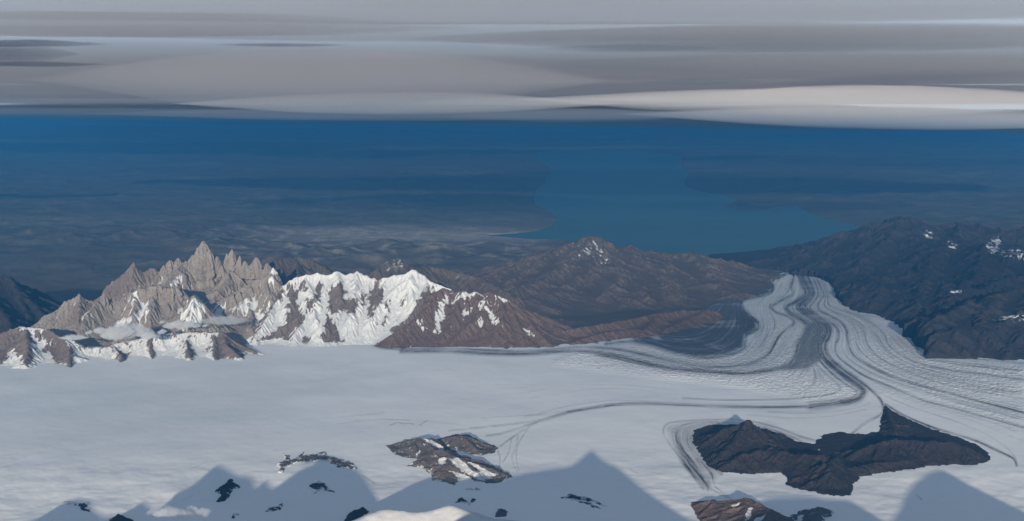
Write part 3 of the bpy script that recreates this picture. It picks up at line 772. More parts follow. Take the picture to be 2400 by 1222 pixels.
# brown ridge beside the ice ----------------------------------------
r_b = RL((1005,690,44.2),(1040,672,44.8),(1062,680,44.7),(1085,678,44.6),(1100,690,44.6),(1115,680,44.6),(1130,688,44.6),(1152,682,44.6),(1168,690,44.5),(1190,702,44.4),(1215,714,44.4),(1250,735,44.3),(1275,752,44.1),(1310,765,43.8))
r_b2 = [RL((1040,672,44.8),(1000,720,43.6),(955,760,42.7),(922,780,42.2)), RL((1085,678,44.6),(1060,740,43.4),(1035,790,42.3)), RL((1152,682,44.6),(1120,740,43.4),(1060,795,42.2)), RL((1168,690,44.5),(1180,745,43.2),(1160,795,42.2)), RL((1215,714,44.4),(1250,765,43.0),(1290,805,42.1)), RL((1190,702,44.4),(1220,770,42.8),(1230,805,42.1))]
r_b3 = [RL((1310,778,43.6),(1360,765,44),(1420,755,44.8),(1480,742,45.8),(1540,728,46.8),(1600,718,47.8),(1660,716,48.6),(1700,722,48.9),(1745,735,49)), RL((1340,800,42.6),(1420,775,43.8),(1500,768,44.6)), RL((1540,728,46.8),(1520,760,45.2),(1500,778,44.2)), RL((1660,714,48.6),(1600,745,46.6),(1560,765,45.2))]
X, Y, H, fl = relief(-5.2, 8.6, 40.6, 51.0, 0.028, [r_b] + r_b2 + r_b3, 1.08, face=0.8, spacing=0.75, slope=0.55, seed=19, warp=0.05, rough=0.08, drops=70000)
H = H - 0.4 * (1 - edge_fade(X, Y, 0.6)) - 0.35 * sstep(40, 52, Y)* sstep(0.5, 8, X) * 0.6
P, Q = painter(X, Y, H, 5, 42)
sn = snow_by_slope(X, Y, H, 2.0, 2.7, 0.5, 1.0, 9) * 0.42 * sstep(1260, 1180, P)
sn = paint(sn, P, Q, [[(1085,675),(1120,676),(1130,690),(1090,700),(1060,712)],[(1165,690),(1215,706),(1195,710),(1168,702)],[(1120,715),(1140,700),(1150,730),(1165,745),(1180,765),(1160,760),(1140,735)],[(1115,750),(1128,742),(1135,765),(1125,768)],[(1080,735),(1105,722),(1100,735),(1085,745)],[(1020,740),(1045,690),(1052,700),(1040,740),(1030,780),(1018,780)],[(975,750),(985,745),(1000,770),(992,775)],[(1228,770),(1252,785),(1248,790),(1230,778)]], 0.8, 4)
sn = paint(sn, P, Q, [[(1225,720),(1800,690),(1800,840),(1300,840)]], -0.3, 8)
sn = sn + 0.45 * hollow(H)
sn = sn + 0.30 * (1 - sstep(0.02, 0.13, H - z_ice(X, Y))) * np.clip(0.55 + 1.3 * fbm(X, Y, 2.2, 4, 77), 0, 1.2)
brown_ridge = field_object('brown_ridge', X, Y, H, M_brown, dict(snow=sn))
tag(brown_ridge, 'reddish brown rocky ridge with scattered snow patches beside the ice field', 'mountain', kind='structure')

# big brown mountain left of the glacier tongue -----------------------
r_m = RL((1120,660,55),(1180,635,57),(1240,606,59),(1290,588,60.5),(1330,572,61.5),(1365,566,62),(1387,549,62),(1403,566,62),(1425,582,62.5),(1450,580,63.5),(1472,572,64),(1500,582,64),(1540,590,64),(1600,590,64),(1625,587,64),(1660,600,64),(1700,608,64),(1740,616,64.5),(1780,630,65.5),(1820,640,66.5))
r_m2 = [RL((1386,558,62),(1330,610,58.5),(1260,660,55),(1200,700,52)), RL((1290,588,60.5),(1240,630,57.5),(1190,665,55)), RL((1386,558,62),(1400,610,59),(1340,665,55.5),(1290,700,53)), RL((1402,570,62),(1440,615,59.5),(1460,650,57),(1420,690,54)), RL((1472,572,64),(1520,620,60),(1560,660,57),(1570,700,54)), RL((1625,587,64),(1660,630,61),(1690,665,58),(1720,690,55.5)), RL((1540,590,64),(1580,625,61),(1640,660,58.5)), RL((1440,615,59.5),(1500,670,56),(1520,705,53.5))]
X, Y, H, fl = relief(-3.8, 14.6, 48.5, 67.5, 0.045, [r_m] + r_m2, 0.55, face=0.5, spacing=1.2, slope=0.36, seed=27, npow=2.4, warp=0.12, rough=0.22, rf=0.8, ero_steps=80, drops=120000)
H = H - 0.5 * (1 - edge_fade(X, Y, 1.0)) + 0.35 * sstep(58, 48.5, Y)
P, Q = painter(X, Y, H, 5, 52)
tong = poly_sdf(P, Q, [(1850,636),(1806,655),(1811,673),(1803,686),(1765,696),(1741,704),(1735,722),(1700,742),(1620,762),(1480,785),(1400,800),(1300,806),(1300,1000),(2300,1000),(2300,636)])
H = np.where(tong > 0, np.minimum(H, z_ice(X, Y) - 0.04 - 0.003 * tong), H)
sn = snow_by_slope(X, Y, H, 2.2, 2.8, 0.5, 1.0, 19) * 0.3 - 0.1
sn = paint(sn, P, Q, [[(1335,578),(1386,556),(1425,582),(1450,640),(1400,625),(1350,605)]], 0.36, 12)
sn = sn + 0.30 * hollow(H)
brown_mtn = field_object('brown_mountain', X, Y, H, M_far, dict(snow=sn))
tag(brown_mtn, 'broad brown mountain with furrowed slopes left of the glacier tongue', 'mountain', kind='structure')

# small peaks behind the snow ridge -------------------------------------
r_e = RL((780,655,51),(830,650,51.5),(870,635,52),(905,612,52.6),(932,604,53),(955,618,53),(980,630,53),(1000,618,54),(1030,624,54),(1060,634,54),(1090,640,53.5),(1125,648,53),(1160,668,52),(1200,690,51))
X, Y, H, fl = relief(-8.4, 1.2, 48.0, 57.0, 0.04, [r_e], 0.55, face=0.75, spacing=0.9, slope=0.5, seed=31, warp=0.07, rough=0.10, drops=40000)
H = H - 0.5 * (1 - edge_fade(X, Y, 0.9))
P, Q = painter(X, Y, H, 5, 62)
sn = snow_by_slope(X, Y, H, 1.9, 2.6, 0.5, 1.1, 29) * 0.5 * sstep(1010, 960, P)
sn = paint(sn, P, Q, [[(900,620),(935,604),(960,625),(930,640),(895,645)],[(1020,650),(1060,640),(1115,645),(1080,662)]], 0.45, 8)
tag(field_object('rocky_peak', X, Y, H, M_far, dict(snow=sn)), 'small grey peak dusted with snow behind the bright snow ridge', 'mountain', kind='structure')

# brown hills right of and behind the granite spires --------------------
r_h = RL((600,640,53),(640,610,54),(665,602,54.5),(690,600,55),(720,606,55),(745,612,55),(770,630,54.5),(800,655,54))
r_h2 = RL((690,602,55),(700,640,53),(705,670,51.5))
X, Y, H, fl = relief(-13.5, -5.2, 49.0, 58.0, 0.04, [r_h, r_h2], 0.4, face=0.8, spacing=0.9, slope=0.5, seed=37, warp=0.07, rough=0.10, drops=40000)
H = H - 0.5 * (1 - edge_fade(X, Y, 0.9))
sn = snow_by_slope(X, Y, H, 1.9, 2.6, 0.5, 1.1, 29) * 0.34
tag(field_object('brown_hills', X, Y, H, M_far, dict(snow=sn)), 'hazy brown hills rising behind the thin granite needles', 'mountain', kind='structure')

# dark slopes at the left border -----------------------------------------
r_l = RL((-140,650,49),(-60,640,49.5),(0,645,49.5),(22,648,49.5),(35,660,49),(60,690,48),(90,720,47),(115,750,46))
r_l2 = [RL((-60,640,49.5),(-20,700,46.5),(30,760,44)), RL((-140,650,49),(-100,740,45)), RL((35,660,49),(60,730,46.5),(70,770,45))]
X, Y, H, fl = relief(-27.0, -15.8, 41.5, 53.0, 0.04, [r_l] + r_l2, 0.4, face=0.8, spacing=0.8, slope=0.5, seed=41, warp=0.07, rough=0.10, drops=50000)
H = H - 0.5 * (1 - edge_fade(X, Y, 0.9))
tag(field_object('valley_slope', X, Y, H, M_dark, dict(snow=np.full(H.shape, -0.5))), 'dark brown gullied slope above the valley at the left border', 'mountain', kind='structure')

# shadowed mountains right of the glacier tongue ---------------------------
r_g = RL((1760,612,68),(1800,606,68),(1835,600,68.5),(1870,586,69),(1900,574,69),(1930,562,69.3),(1965,548,69.6),(2000,535,70),(2035,524,70),(2075,518,70),(2110,502,70),(2126,508,70),(2150,526,70),(2200,530,71),(2250,522,72),(2300,526,72),(2350,538,71),(2420,530,71),(2520,520,71))
r_g2 = [RL((2112,508,70),(2090,550,67),(2040,590,64.5),(2010,620,62)), RL((2128,514,70),(2160,560,66.5),(2180,600,63.5)), RL((1965,548,69.6),(1950,580,67.5),(1935,610,65)), RL((1900,574,69),(1880,600,67)), RL((2250,520,72),(2240,560,67))]
r_g3 = [RL((2140,600,62.4),(2200,575,64.3),(2260,562,65.9),(2310,568,64.8),(2360,585,62.4),(2420,590,61.6),(2520,580,62)), RL((2200,575,64.3),(2180,620,59.9),(2150,660,56.2)), RL((2310,568,64.8),(2300,620,59.1),(2280,660,54.8)),
        RL((1960,650,61),(1985,640,61.8),(2010,634,61.8),(2040,648,59.9)), RL((2000,700,53.3),(2040,660,55.5),(2080,640,56.9),(2130,633,56.8),(2170,652,55.2),(2220,675,53),(2280,690,51.3)), RL((2080,640,56.9),(2060,690,53),(2050,725,51.2)),
        RL((2170,652,55.2),(2160,700,51.4),(2140,745,48.3)), RL((2280,690,51.3),(2350,665,52.9),(2440,640,54.7)), RL((2185,786,42.1),(2230,760,43.4),(2290,735,45),(2340,715,46.2),(2440,690,48)), RL((2200,812,40.9),(2260,796,41.6),(2330,786,42.0),(2440,776,42.6)), RL((2340,715,46.2),(2300,770,43),(2290,800,41.4)), RL((2440,690,48),(2400,745,44.5),(2390,800,41.4)), RL((2220,675,53),(2230,720,49),(2230,755,46))]
X, Y, H, fl = relief(10.0, 33.5, 37.5, 75.5, 0.05, [r_g] + r_g2 + r_g3, 0.35, face=0.52, spacing=1.2, slope=0.36, seed=47, npow=2.4, warp=0.14, rough=0.30, rf=0.75, ero_steps=80, drops=120000)
H = H - 0.35 * (1 - edge_fade(X, Y, 1.2)) + 0.45 * sstep(60, 44, Y)
P, Q = painter(X, Y, H, 5, 72)
# keep the slopes off the ice
inside = poly_sdf(P, Q, [(1700,1000),(1850,636),(1880,633),(1915,637),(1948,649),(1952,670),(1970,690),(1990,714),(1997,727),(2050,739),(2100,753),(2142,768),(2178,788),(2168,806),(2174,830),(2257,836),(2420,848),(2700,856),(2700,1000)])
H = np.where(inside > 0, np.minimum(H, z_ice(X, Y) - 0.04 - 0.004 * inside), np.maximum(H, (z_ice(X, Y) + 0.02 + (0.004 + 0.010 * ridged(X, Y, 0.5, 5, 12)) * np.clip(-inside, 0, 45)) * sstep(64, 60, Y)))
H = np.where((P < 1852) & (Q > 628) & (inside <= 0), np.minimum(H, ground_base(X, Y) - 0.08), H)
P, Q = painter(X, Y, H, 5, 72)
sn = snow_by_slope(X, Y, H, 1.9, 2.6, 0.5, 1.0, 49) * 0.34 * sstep(2120, 2200, P)
sn = paint(sn, P, Q, [[(2200,575),(2225,555),(2250,580),(2230,590)],[(2300,570),(2340,552),(2360,595),(2320,600)],[(2340,590),(2375,578),(2420,590),(2420,612),(2370,610)],[(2160,545),(2185,535),(2190,560),(2170,565)]], 0.48, 6)
sn = paint(sn, P, Q, [[(2325,752),(2360,738),(2420,733),(2420,757),(2340,754)],[(2225,680),(2270,676),(2260,688),(2230,690)]], 0.55, 4)
sn = sn + 0.28 * hollow(H)
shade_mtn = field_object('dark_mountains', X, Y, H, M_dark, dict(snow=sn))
tag(shade_mtn, 'dark blue shadowed mountains with a few snow patches right of the glacier', 'mountain', kind='structure')

# ------------------------------------------------------------------ rock islands in the ice
def island(name, poly, ridges, mat, label, cat, hmax=0.3, res=0.016, seed=1, edge=0.75, rough=0.05, snow=None, group=None, kind=None, drops=15000, spacing=0.3, face=0.7, jag=0.06, hscale=1.0):
    """outline traced on the ice; ridges = [(p, q, height above ice in km), ...] along the crest lines"""
    W = np.array([on_ice(p, q) for p, q in poly])
    x0, y0 = W[:, 0].min() - 0.4, W[:, 1].min() - 0.4; x1, y1 = W[:, 0].max() + 0.4, W[:, 1].max() + 0.4
    zb = float(z_ice(np.array([W[:, 0].mean()]), np.array([W[:, 1].mean()]))[0])
    lines = []
    for r in ridges:
        pts = []
        for (p, q, h) in r:
            Pt = at_z(p, q, zb + h); pts.append(np.array([Pt[0], Pt[1], zb + h * hscale]))
        lines.append(np.array(pts))
    if lines:
        X, Y, H, fl = relief(x0, x1, y0, y1, res, lines, zb, face=face, spacing=spacing, slope=face * 0.62, seed=seed, warp=0.02, rough=rough, drops=drops, sub=False, ero_steps=30)
    else:
        X, Y = np.meshgrid(np.arange(x0, x1, res), np.arange(y0, y1, res)); H = np.full(X.shape, zb + hmax)
    sd = poly_sdf(X + jag * fbm(X, Y, 4.0, 5, seed, .65), Y + jag * 2.2 * fbm(X, Y, 4.0, 5, seed + 3, .65), [tuple(w[:2]) for w in W])
    zi = z_ice(X, Y)
    lim = np.where(sd > 0, zi + edge * sd + 0.004, zi + sd * 1.2 - 0.002)
    cap = zi + hmax * (0.6 + 0.8 * ridged(X, Y, 3.0, 4, seed + 1)) if not lines else H
    H = np.minimum(cap, lim)
    if lines: H = np.where(sd > 0, np.maximum(H, zi + 0.012 * sstep(0, .08, sd)), H)
    H = H + np.where(sd > 0, 0.02 * fbm(X, Y, 5, 4, seed + 8) * sstep(0, 0.1, sd), 0)
    P, Q = painter(X, Y, H, 3, seed)
    sn = np.full(H.shape, -0.2) if snow is None else snow(X, Y, H, P, Q)
    wd = 0.10 if name != 'dark_nunatak' else 0.16
    sn = sn + 0.42 * (1 - sstep(0, wd, sd)) * np.clip(0.6 + 1.2 * fbm(X, Y, 4, 4, seed + 6), 0, 1.2)
    o = field_object(name, X, Y, H, mat, dict(snow=sn), keep=H > zi - 0.05)
    return tag(o, label, cat, group, kind)

GRP = 'rock outcrops poking through the ice'
def sn_h(polys, base=0.22):
    def f(X, Y, H, P, Q):
        s, _, _ = slope_of(X, Y, H)
        A = base + 0.10 + 0.2 * fbm(X, Y, 3, 3, 5) + 0.25 * hollow(H, 2) - 0.1 * sstep(.5, 1, s)
        return paint(A, P, Q, polys, 0.9, 3)
    return f
island('rock_outcrop', [(902,1044),(930,1040),(950,1030),(1000,1030),(1030,1036),(1060,1052),(1075,1062),(1040,1066),(1005,1072),(978,1075),(945,1073),(922,1062)],
       [[(915,1042,.03),(945,1034,.14),(972,1026,.28),(985,1024,.32),(1000,1026,.30),(1020,1034,.2),(1042,1046,.1)],[(985,1024,.32),(975,1050,.16),(960,1068,.05)]], M_grey,
       'brown-grey rock peak with speckled snow casting a pointed shadow on the ice', 'rock outcrop', seed=61, snow=sn_h([[(990,1028),(1010,1032),(1045,1052),(1030,1052)],[(972,1064),(985,1055),(978,1070)]]), group=GRP)
island('rock_outcrop', [(1012,1034),(1040,1024),(1066,1018),(1090,1020),(1115,1030),(1150,1042),(1168,1048),(1160,1062),(1130,1068),(1105,1066),(1080,1058),(1050,1048)],
       [[(1020,1032,.06),(1045,1023,.18),(1062,1019,.25),(1085,1020,.24),(1108,1026,.2),(1130,1036,.12),(1158,1046,.04)],[(1085,1020,.24),(1110,1045,.14),(1130,1060,.05)]], M_grey,
       'rounded grey rock hump beside the curved moraine fan', 'rock outcrop', seed=67, snow=sn_h([]), group=GRP)
island('rock_outcrop', [(950,1094),(975,1080),(985,1068),(1000,1056),(1030,1050),(1048,1060),(1070,1068),(1100,1078),(1130,1088),(1165,1098),(1195,1112),(1204,1118),(1170,1132),(1140,1134),(1110,1126),(1085,1118),(1066,1138),(1040,1130),(1012,1128),(1010,1112),(985,1096)],
       [[(990,1070,.08),(1015,1054,.2),(1035,1052,.22),(1055,1062,.2),(1070,1069,.26),(1095,1078,.24),(1125,1088,.18),(1160,1100,.12),(1195,1115,.04)],[(1070,1069,.26),(1045,1090,.2),(1035,1115,.08)],[(1015,1054,.2),(990,1080,.1),(965,1090,.03)],[(1095,1078,.24),(1120,1110,.1),(1130,1128,.04)]], M_grey,
       'largest grey rock ridge of the cluster with a white snow slope down its side', 'rock outcrop', seed=71, snow=sn_h([[(1055,1078),(1070,1072),(1090,1086),(1100,1100),(1150,1122),(1120,1122),(1085,1105)],[(1098,1084),(1120,1090),(1160,1115),(1140,1115)],[(1030,1075),(1042,1072),(1045,1086),(1030,1090)],[(1055,1105),(1080,1112),(1105,1126),(1080,1120)]]), group=GRP)

island('dark_nunatak', [(2074,946),(2084,958),(2120,978),(2183,1005),(2240,1022),(2290,1042),(2318,1062),(2322,1080),(2290,1090),(2230,1090),(2180,1092),(2140,1100),(2100,1104),(2050,1112),(2015,1120),(2000,1135),(1998,1158),(1980,1166),(1930,1160),(1880,1148),(1840,1138),(1845,1120),(1830,1108),(1800,1110),(1740,1112),(1690,1108),(1660,1095),(1640,1065),(1622,1035),(1625,1010),(1660,996),(1720,994),(1770,1000),(1820,1015),(1870,1035),(1905,1040),(1930,1018),(1960,1012),(2020,1018),(2060,1012),(2064,980)],
       [[(1640,1040,.10),(1690,1015,.30),(1730,1004,.40),(1752,1001,.44),(1770,1018,.36),(1800,1040,.2),(1830,1062,.1)],[(1752,1001,.44),(1720,1040,.25),(1680,1075,.12)],[(1800,1050,.22),(1830,1062,.28),(1870,1070,.3),(1910,1072,.3),(1950,1082,.26),(1985,1100,.3),(2000,1120,.16)],[(1950,1082,.26),(1960,1095,.36),(1940,1115,.25),(1890,1135,.1)],[(1690,1095,.1),(1740,1070,.22),(1800,1060,.25)],
        [(2000,1065,.15),(2050,1045,.26),(2100,1040,.3),(2160,1042,.32),(2220,1044,.3),(2270,1052,.22),(2310,1070,.06)],[(2100,1040,.3),(2080,1070,.15)],[(2180,1042,.32),(2160,1075,.12)],[(2078,952,.03),(2085,985,.12),(2100,1010,.12)],[(1990,1100,.2),(2060,1085,.16),(2150,1078,.12)]], M_dark,
       'large dark brown rock island with bare ridges between two ice streams', 'rock outcrop', seed=77, res=0.03, drops=70000, spacing=0.55, edge=0.6, face=0.75, rough=0.15, hscale=1.4, jag=0.08,
       snow=lambda X, Y, H, P, Q: paint(-0.06 + 0.16 * hollow(H) + 0.18 * sstep(.1, .4, fbm(X, Y, 0.8, 3, 6)) + 0.0 * X, P, Q, [[(1960,1085),(1985,1095),(2000,1115),(1985,1118),(1965,1098)],[(1880,1065),(1910,1060),(1920,1078),(1900,1080)],[(1800,1064),(1822,1068),(1815,1072)]], 0.24, 4), group=GRP)

island('rock_outcrop', [(1618,1178),(1650,1172),(1700,1175),(1730,1172),(1745,1168),(1775,1180),(1800,1195),(1822,1208),(1860,1216),(1870,1262),(1780,1290),(1700,1275),(1650,1240),(1625,1200)],
       [[(1625,1182,.05),(1660,1172,.14),(1700,1172,.17),(1725,1170,.2),(1745,1164,.28),(1765,1172,.26),(1790,1186,.26),(1800,1190,.3),(1825,1210,.14),(1860,1220,.05)],[(1700,1172,.17),(1690,1205,.12),(1680,1240,.05)],[(1745,1164,.28),(1750,1200,.22),(1740,1240,.1)],[(1800,1190,.3),(1800,1225,.2),(1790,1270,.05)]], M_brown,
       'reddish brown jagged rock ridge with snow pockets at the bottom border', 'rock outcrop', seed=83, snow=sn_h([[(1752,1195),(1762,1190),(1758,1215),(1745,1222)],[(1770,1215),(1795,1205),(1780,1225),(1765,1235)],[(1715,1185),(1735,1180),(1720,1190)]], 0.12), group=GRP)
island('rock_outcrop', [(1835,1216),(1870,1202),(1900,1194),(1930,1190),(1950,1195),(1955,1204),(1938,1212),(1935,1230),(1905,1250),(1850,1240)],
       [[(1850,1212,.05),(1890,1196,.12),(1925,1189,.16),(1948,1196,.06)],[(1925,1189,.16),(1910,1220,.08)]], M_grey, 'dark grey blunt rock spur right of the reddish ridge', 'rock outcrop', seed=89, snow=sn_h([[(1868,1210),(1885,1208),(1875,1222)]], 0.25), group=GRP)
SMALL = [
 ('spidery band of dark rock arching across the snow', .035, [(648,1088),(668,1082),(664,1066),(676,1068),(684,1080),(700,1070),(712,1060),(708,1072),(724,1070),(745,1062),(762,1060),(760,1068),(790,1076),(820,1086),(838,1100),(815,1100),(792,1094),(770,1082),(750,1080),(725,1082),(690,1088),(670,1096),(658,1114),(650,1110),(656,1098)], M_grey),
 ('dark arrow-shaped rock crag standing in blue mountain shade', .10, [(502,1152),(518,1142),(528,1136),(540,1124),(548,1128),(540,1136),(555,1140),(562,1146),(545,1148),(540,1160),(528,1174),(508,1178),(518,1162)], M_dark),
 ('broken cluster of thin dark ledges below the spidery rock', .02, [(724,1140),(740,1134),(746,1128),(754,1134),(768,1142),(784,1154),(770,1152),(752,1150),(736,1156),(742,1148)], M_dark),
 ('long low dark rock with a ragged upper edge', .05, [(620,1200),(632,1192),(650,1188),(662,1180),(664,1186),(655,1196),(635,1198)], M_dark),
 ('small dark rock lowest among the tiny specks', .05, [(542,1212),(552,1206),(560,1206),(548,1214)], M_dark),
 ('dark wedge of rock tucked behind the sunlit snow dome', .14, [(805,1220),(820,1205),(846,1196),(852,1192),(862,1200),(850,1212),(838,1232),(810,1234)], M_dark),
 ('tiny dark rock directly below the large grey ridge', .03, [(1090,1147),(1105,1144),(1108,1149),(1098,1150)], M_dark),
 ('tiny broken rock just right of another tiny rock below the grey ridge', .03, [(1112,1146),(1122,1148),(1126,1152),(1116,1152)], M_dark),
 ('thin dark rocky crest on the snow saddle', .05, [(1068,1180),(1078,1170),(1086,1170),(1096,1176),(1108,1182),(1100,1184),(1088,1178),(1076,1178)], M_dark),
 ('small dark triangular tooth of rock beside the thin crest', .08, [(1102,1176),(1108,1168),(1114,1176)], M_dark),
 ('isolated pyramid of brown rock with one lit face', .16, [(1158,1205),(1168,1196),(1180,1195),(1190,1208),(1176,1213),(1164,1210)], M_grey),
 ('pair of long curved dark crevasse rocks in the shade', .018, [(1310,1168),(1335,1160),(1362,1164),(1390,1172),(1418,1186),(1428,1190),(1410,1186),(1385,1176),(1368,1172),(1390,1182),(1410,1196),(1398,1192),(1372,1180),(1345,1172)], M_dark),
 ('thin dark ledge on the left snowfield', .03, [(135,1181),(150,1178),(172,1180),(184,1180),(178,1184),(155,1184)], M_dark),
 ('small dark crag right of the thin left ledge', .06, [(186,1184),(194,1180),(206,1188),(198,1192),(210,1200),(196,1196),(188,1190)], M_dark),
 ('jagged dark rock cut by the bottom border', .12, [(258,1218),(280,1212),(298,1214),(310,1222),(300,1240),(270,1242)], M_dark),
]
for k, (lab, h, poly, mt) in enumerate(SMALL):
    island('rock_outcrop', poly, [], mt, lab, 'rock outcrop', hmax=h, res=0.008, seed=200 + k * 5, edge=0.8, jag=0.10,
           snow=(lambda X, Y, H, P, Q: 0.32 + 0.5 * fbm(X, Y, 5, 4, 5)) if h < .06 else (lambda X, Y, H, P, Q: 0.12 + 0.4 * fbm(X, Y, 4, 4, 5)), group=GRP, drops=0)

# the sunlit snow dome in front, and the snow peaks just nearer than the frame that throw the long shadows
r_d = [at_y(p, q, y) for p, q, y in [(800,1262,20.9),(835,1228,21.0),(865,1203,21.1),(905,1187,21.2),(940,1193,21.2),(975,1198,21.2),(1010,1196,21.2),(1035,1185,21.3),(1055,1179,21.3),(1085,1192,21.2),(1112,1216,21.1),(1140,1250,20.9)]]
X, Y, H, fl = relief(-4.6, 2.0, 15.0, 24.5, 0.03, [r_d], 1.15, face=0.55, spacing=9.0, slope=0.3, seed=91, warp=0.03, rough=0.02, drops=0, sub=False, soft=6)
H = H - 0.5 * (1 - edge_fade(X, Y, 0.5))
tag(field_object('snow_dome', X, Y, H, M_ribs, dict(snow=np.full(H.shape, 1.4))), 'smooth sunlit snow dome at the bottom border', 'mountain', kind='structure')

EDGE = [(-150,1215),(0,1230),(90,1215),(150,1178),(200,1172),(240,1210),(290,1205),(330,1178),(345,1182),(370,1198),(400,1165),(425,1150),(450,1140),(480,1110),(507,1090),(535,1100),(560,1114),(590,1119),(600,1142),(612,1135),(622,1122),(632,1138),(645,1143),(670,1125),(700,1105),(730,1090),(760,1082),(800,1088),(830,1096),(850,1112),(875,1150),(905,1195),(960,1215),(1040,1210),(1090,1180),(1150,1135),(1210,1113),(1260,1103),(1300,1097),(1340,1090),(1365,1072),(1386,1056),(1405,1072),(1425,1085),(1450,1097),(1500,1140),(1560,1182),(1620,1218),(1680,1225),(1740,1195),(1770,1180),(1800,1168),(1850,1166),(1890,1164),(1940,1170),(1985,1172),(2030,1196),(2080,1222),(2110,1190),(2120,1165),(2150,1125),(2200,1100),(2250,1125),(2300,1150),(2400,1200),(2500,1245),(2600,1260)]
crest = []
E_ = smooth_line(EDGE, 3)
for p, q in E_:
    G = on_ice(p, q)
    yc = 15.0
    L = (G[1] - yc) / LDIR[1]
    crest.append(G - LDIR * L)
crest = np.array(crest)
xs = np.arange(crest[0, 0], crest[-1, 0], 0.035); ys = np.arange(10.0, 20.0, 0.06)
X, Y = np.meshgrid(xs, ys)
cz = np.interp(xs, crest[:, 0], crest[:, 2])[None, :]
d = np.abs(Y - 15.0)
H = 1.0 + (cz - 1.0) * np.exp(-np.where(Y > 15.0, 1.0, 0.7) * d / np.maximum(cz - 1.0, 0.1)) 
H = H + 0.10 * np.clip(d / 0.6, 0, 1) * (ridged(X, Y, 0.9, 5, 3) - 0.4)
H = np.where(d < 0.03, cz, H) - 0.2 * sstep(3.5, 4.3, d)
sl, _, _ = slope_of(X, Y, H)
sn = 0.95 - 0.6 * sstep(0.8, 1.4, sl)
tag(field_object('snow_peaks', X, Y, H, M_ribs, dict(snow=sn)), 'snowy peaks below the viewpoint throwing long shadows over the ice', 'mountain', kind='structure')

# ------------------------------------------------------------------ air
def hull(name, C8, mat):
    f = np.array([[0, 3, 2, 1], [4, 5, 6, 7], [0, 1, 5, 4], [1, 2, 6, 5], [2, 3, 7, 6], [3, 0, 4, 7]])
    return make_mesh(name, C8, f, mat, smooth=False)
HZ = 10.25
htop = lambda x, y: HZ - 0.0275 * y - 0.01625 * x
cor = [(-45, -12), (45, -12), (140, 239.5), (-225, 432.5)]
C8 = [(x, y, 0.12) for x, y in cor] + [(x, y, htop(x, y)) for x, y in cor]
hm = NT('air')
hv = hm.n('ShaderNodeVolumePrincipled')
HAZE_D = 0.0112
hv.inputs['Color'].default_value = (0.016, 0.105, 0.24, 1)
hv.inputs['Absorption Color'].default_value = (0.15, 0.33, 0.6, 1)
hv.inputs['Density'].default_value = HAZE_D / K
hv.inputs['Anisotropy'].default_value = 0.0
hm.link(hv.outputs[0], hm.out.inputs['Volume'])
haze = tag(hull('haze', C8, hm.m), 'thin blue haze filling the air', 'haze', kind='stuff')

# ------------------------------------------------------------------ clouds: lens-shaped bodies of even density, thin at the rim
def cloud_mat(name, dens, col=(0.62, 0.635, 0.68), g=0.35):
    t = NT(name); v = t.n('ShaderNodeVolumePrincipled')
    v.inputs['Color'].default_value = (*col, 1); v.inputs['Density'].default_value = dens / K
    v.inputs['Anisotropy'].default_value = g
    t.link(v.outputs[0], t.out.inputs['Volume']); return t.m

def lens_mesh(c, ax, ay, tu, td, seed, pw=1.25, lobes=0.22, wave=0.25, tiltx=0.0, tilty=0.0, n=30, m=110, wf=1.3):
    th = np.linspace(0, 2 * math.pi, m, endpoint=False)
    rim = 1 + lobes * fbm(np.cos(th) * 1.3 + seed, np.sin(th) * 1.3, 1.0, 4, seed)
    rr = np.linspace(0, 1, n) ** 0.8
    V = []
    def z_at(r, sgn):
        x = np.cos(th) * rim * r; y = np.sin(th) * rim * r
        e = (1 - r * r) ** pw
        k = 1 + wave * fbm(x * wf + seed, y * wf + 7 * sgn, 1.0, 4, seed + (3 if sgn > 0 else 9)) * 2
        z = (tu if sgn > 0 else -td) * e * np.clip(k, 0.15, 2)
        return np.stack([c[0] + x * ax, c[1] + y * ay, c[2] + z + tiltx * x * ax + tilty * y * ay], -1)
    for r in rr[1:]: V.append(z_at(r, 1))
    for r in rr[1:-1][::-1]: V.append(z_at(r, -1))
    V = np.concatenate(V)
    nr = 2 * (n - 1) - 1
    f = []
    a0 = np.arange(m); b0 = (a0 + 1) % m
    for i in range(nr - 1):
        f.append(np.stack([i * m + a0, (i + 1) * m + a0, (i + 1) * m + b0, i * m + b0], -1))
    top = np.array([[c[0], c[1], z_at(0.0, 1)[0, 2]]]); bot = np.array([[c[0], c[1], z_at(0.0, -1)[0, 2]]])
    V = np.vstack([V, top, bot]); it, ib = len(V) - 2, len(V) - 1
    q = np.concatenate(f)
    tri = np.concatenate([np.stack([np.full(m, it), a0, b0], -1), np.stack([(nr - 1) * m + b0, (nr - 1) * m + a0, np.full(m, ib)][::-1], -1)[:, ::-1] if False else np.stack([np.full(m, ib), (nr - 1) * m + b0, (nr - 1) * m + a0], -1)])
    # everything as triangles
    T = np.concatenate([q[:, [0, 1, 2]], q[:, [0, 2, 3]], tri])
    return V, T

CG = 'smooth lens clouds over the horizon'
def cloud(p, q, Y, ax, ay, tu, td, dens, label, seed, **kw):
    c = at_y(p, q, Y)
    grp = kw.pop('group', CG); inside = kw.pop('inside', False); col = kw.pop('col', (0.64, 0.655, 0.70)); g = kw.pop('g', 0.3)
    V, T = lens_mesh(c, ax, ay, tu, td, seed, **kw)
    low = (V[:, 2] - htop(V[:, 0], V[:, 1])).min()
    if low < 0.02 and not inside: V[:, 2] += 0.02 - low
    return tag(make_mesh('cloud', V, T, cloud_mat('cloud_vapour', dens, col, g)), label, 'cloud', grp)

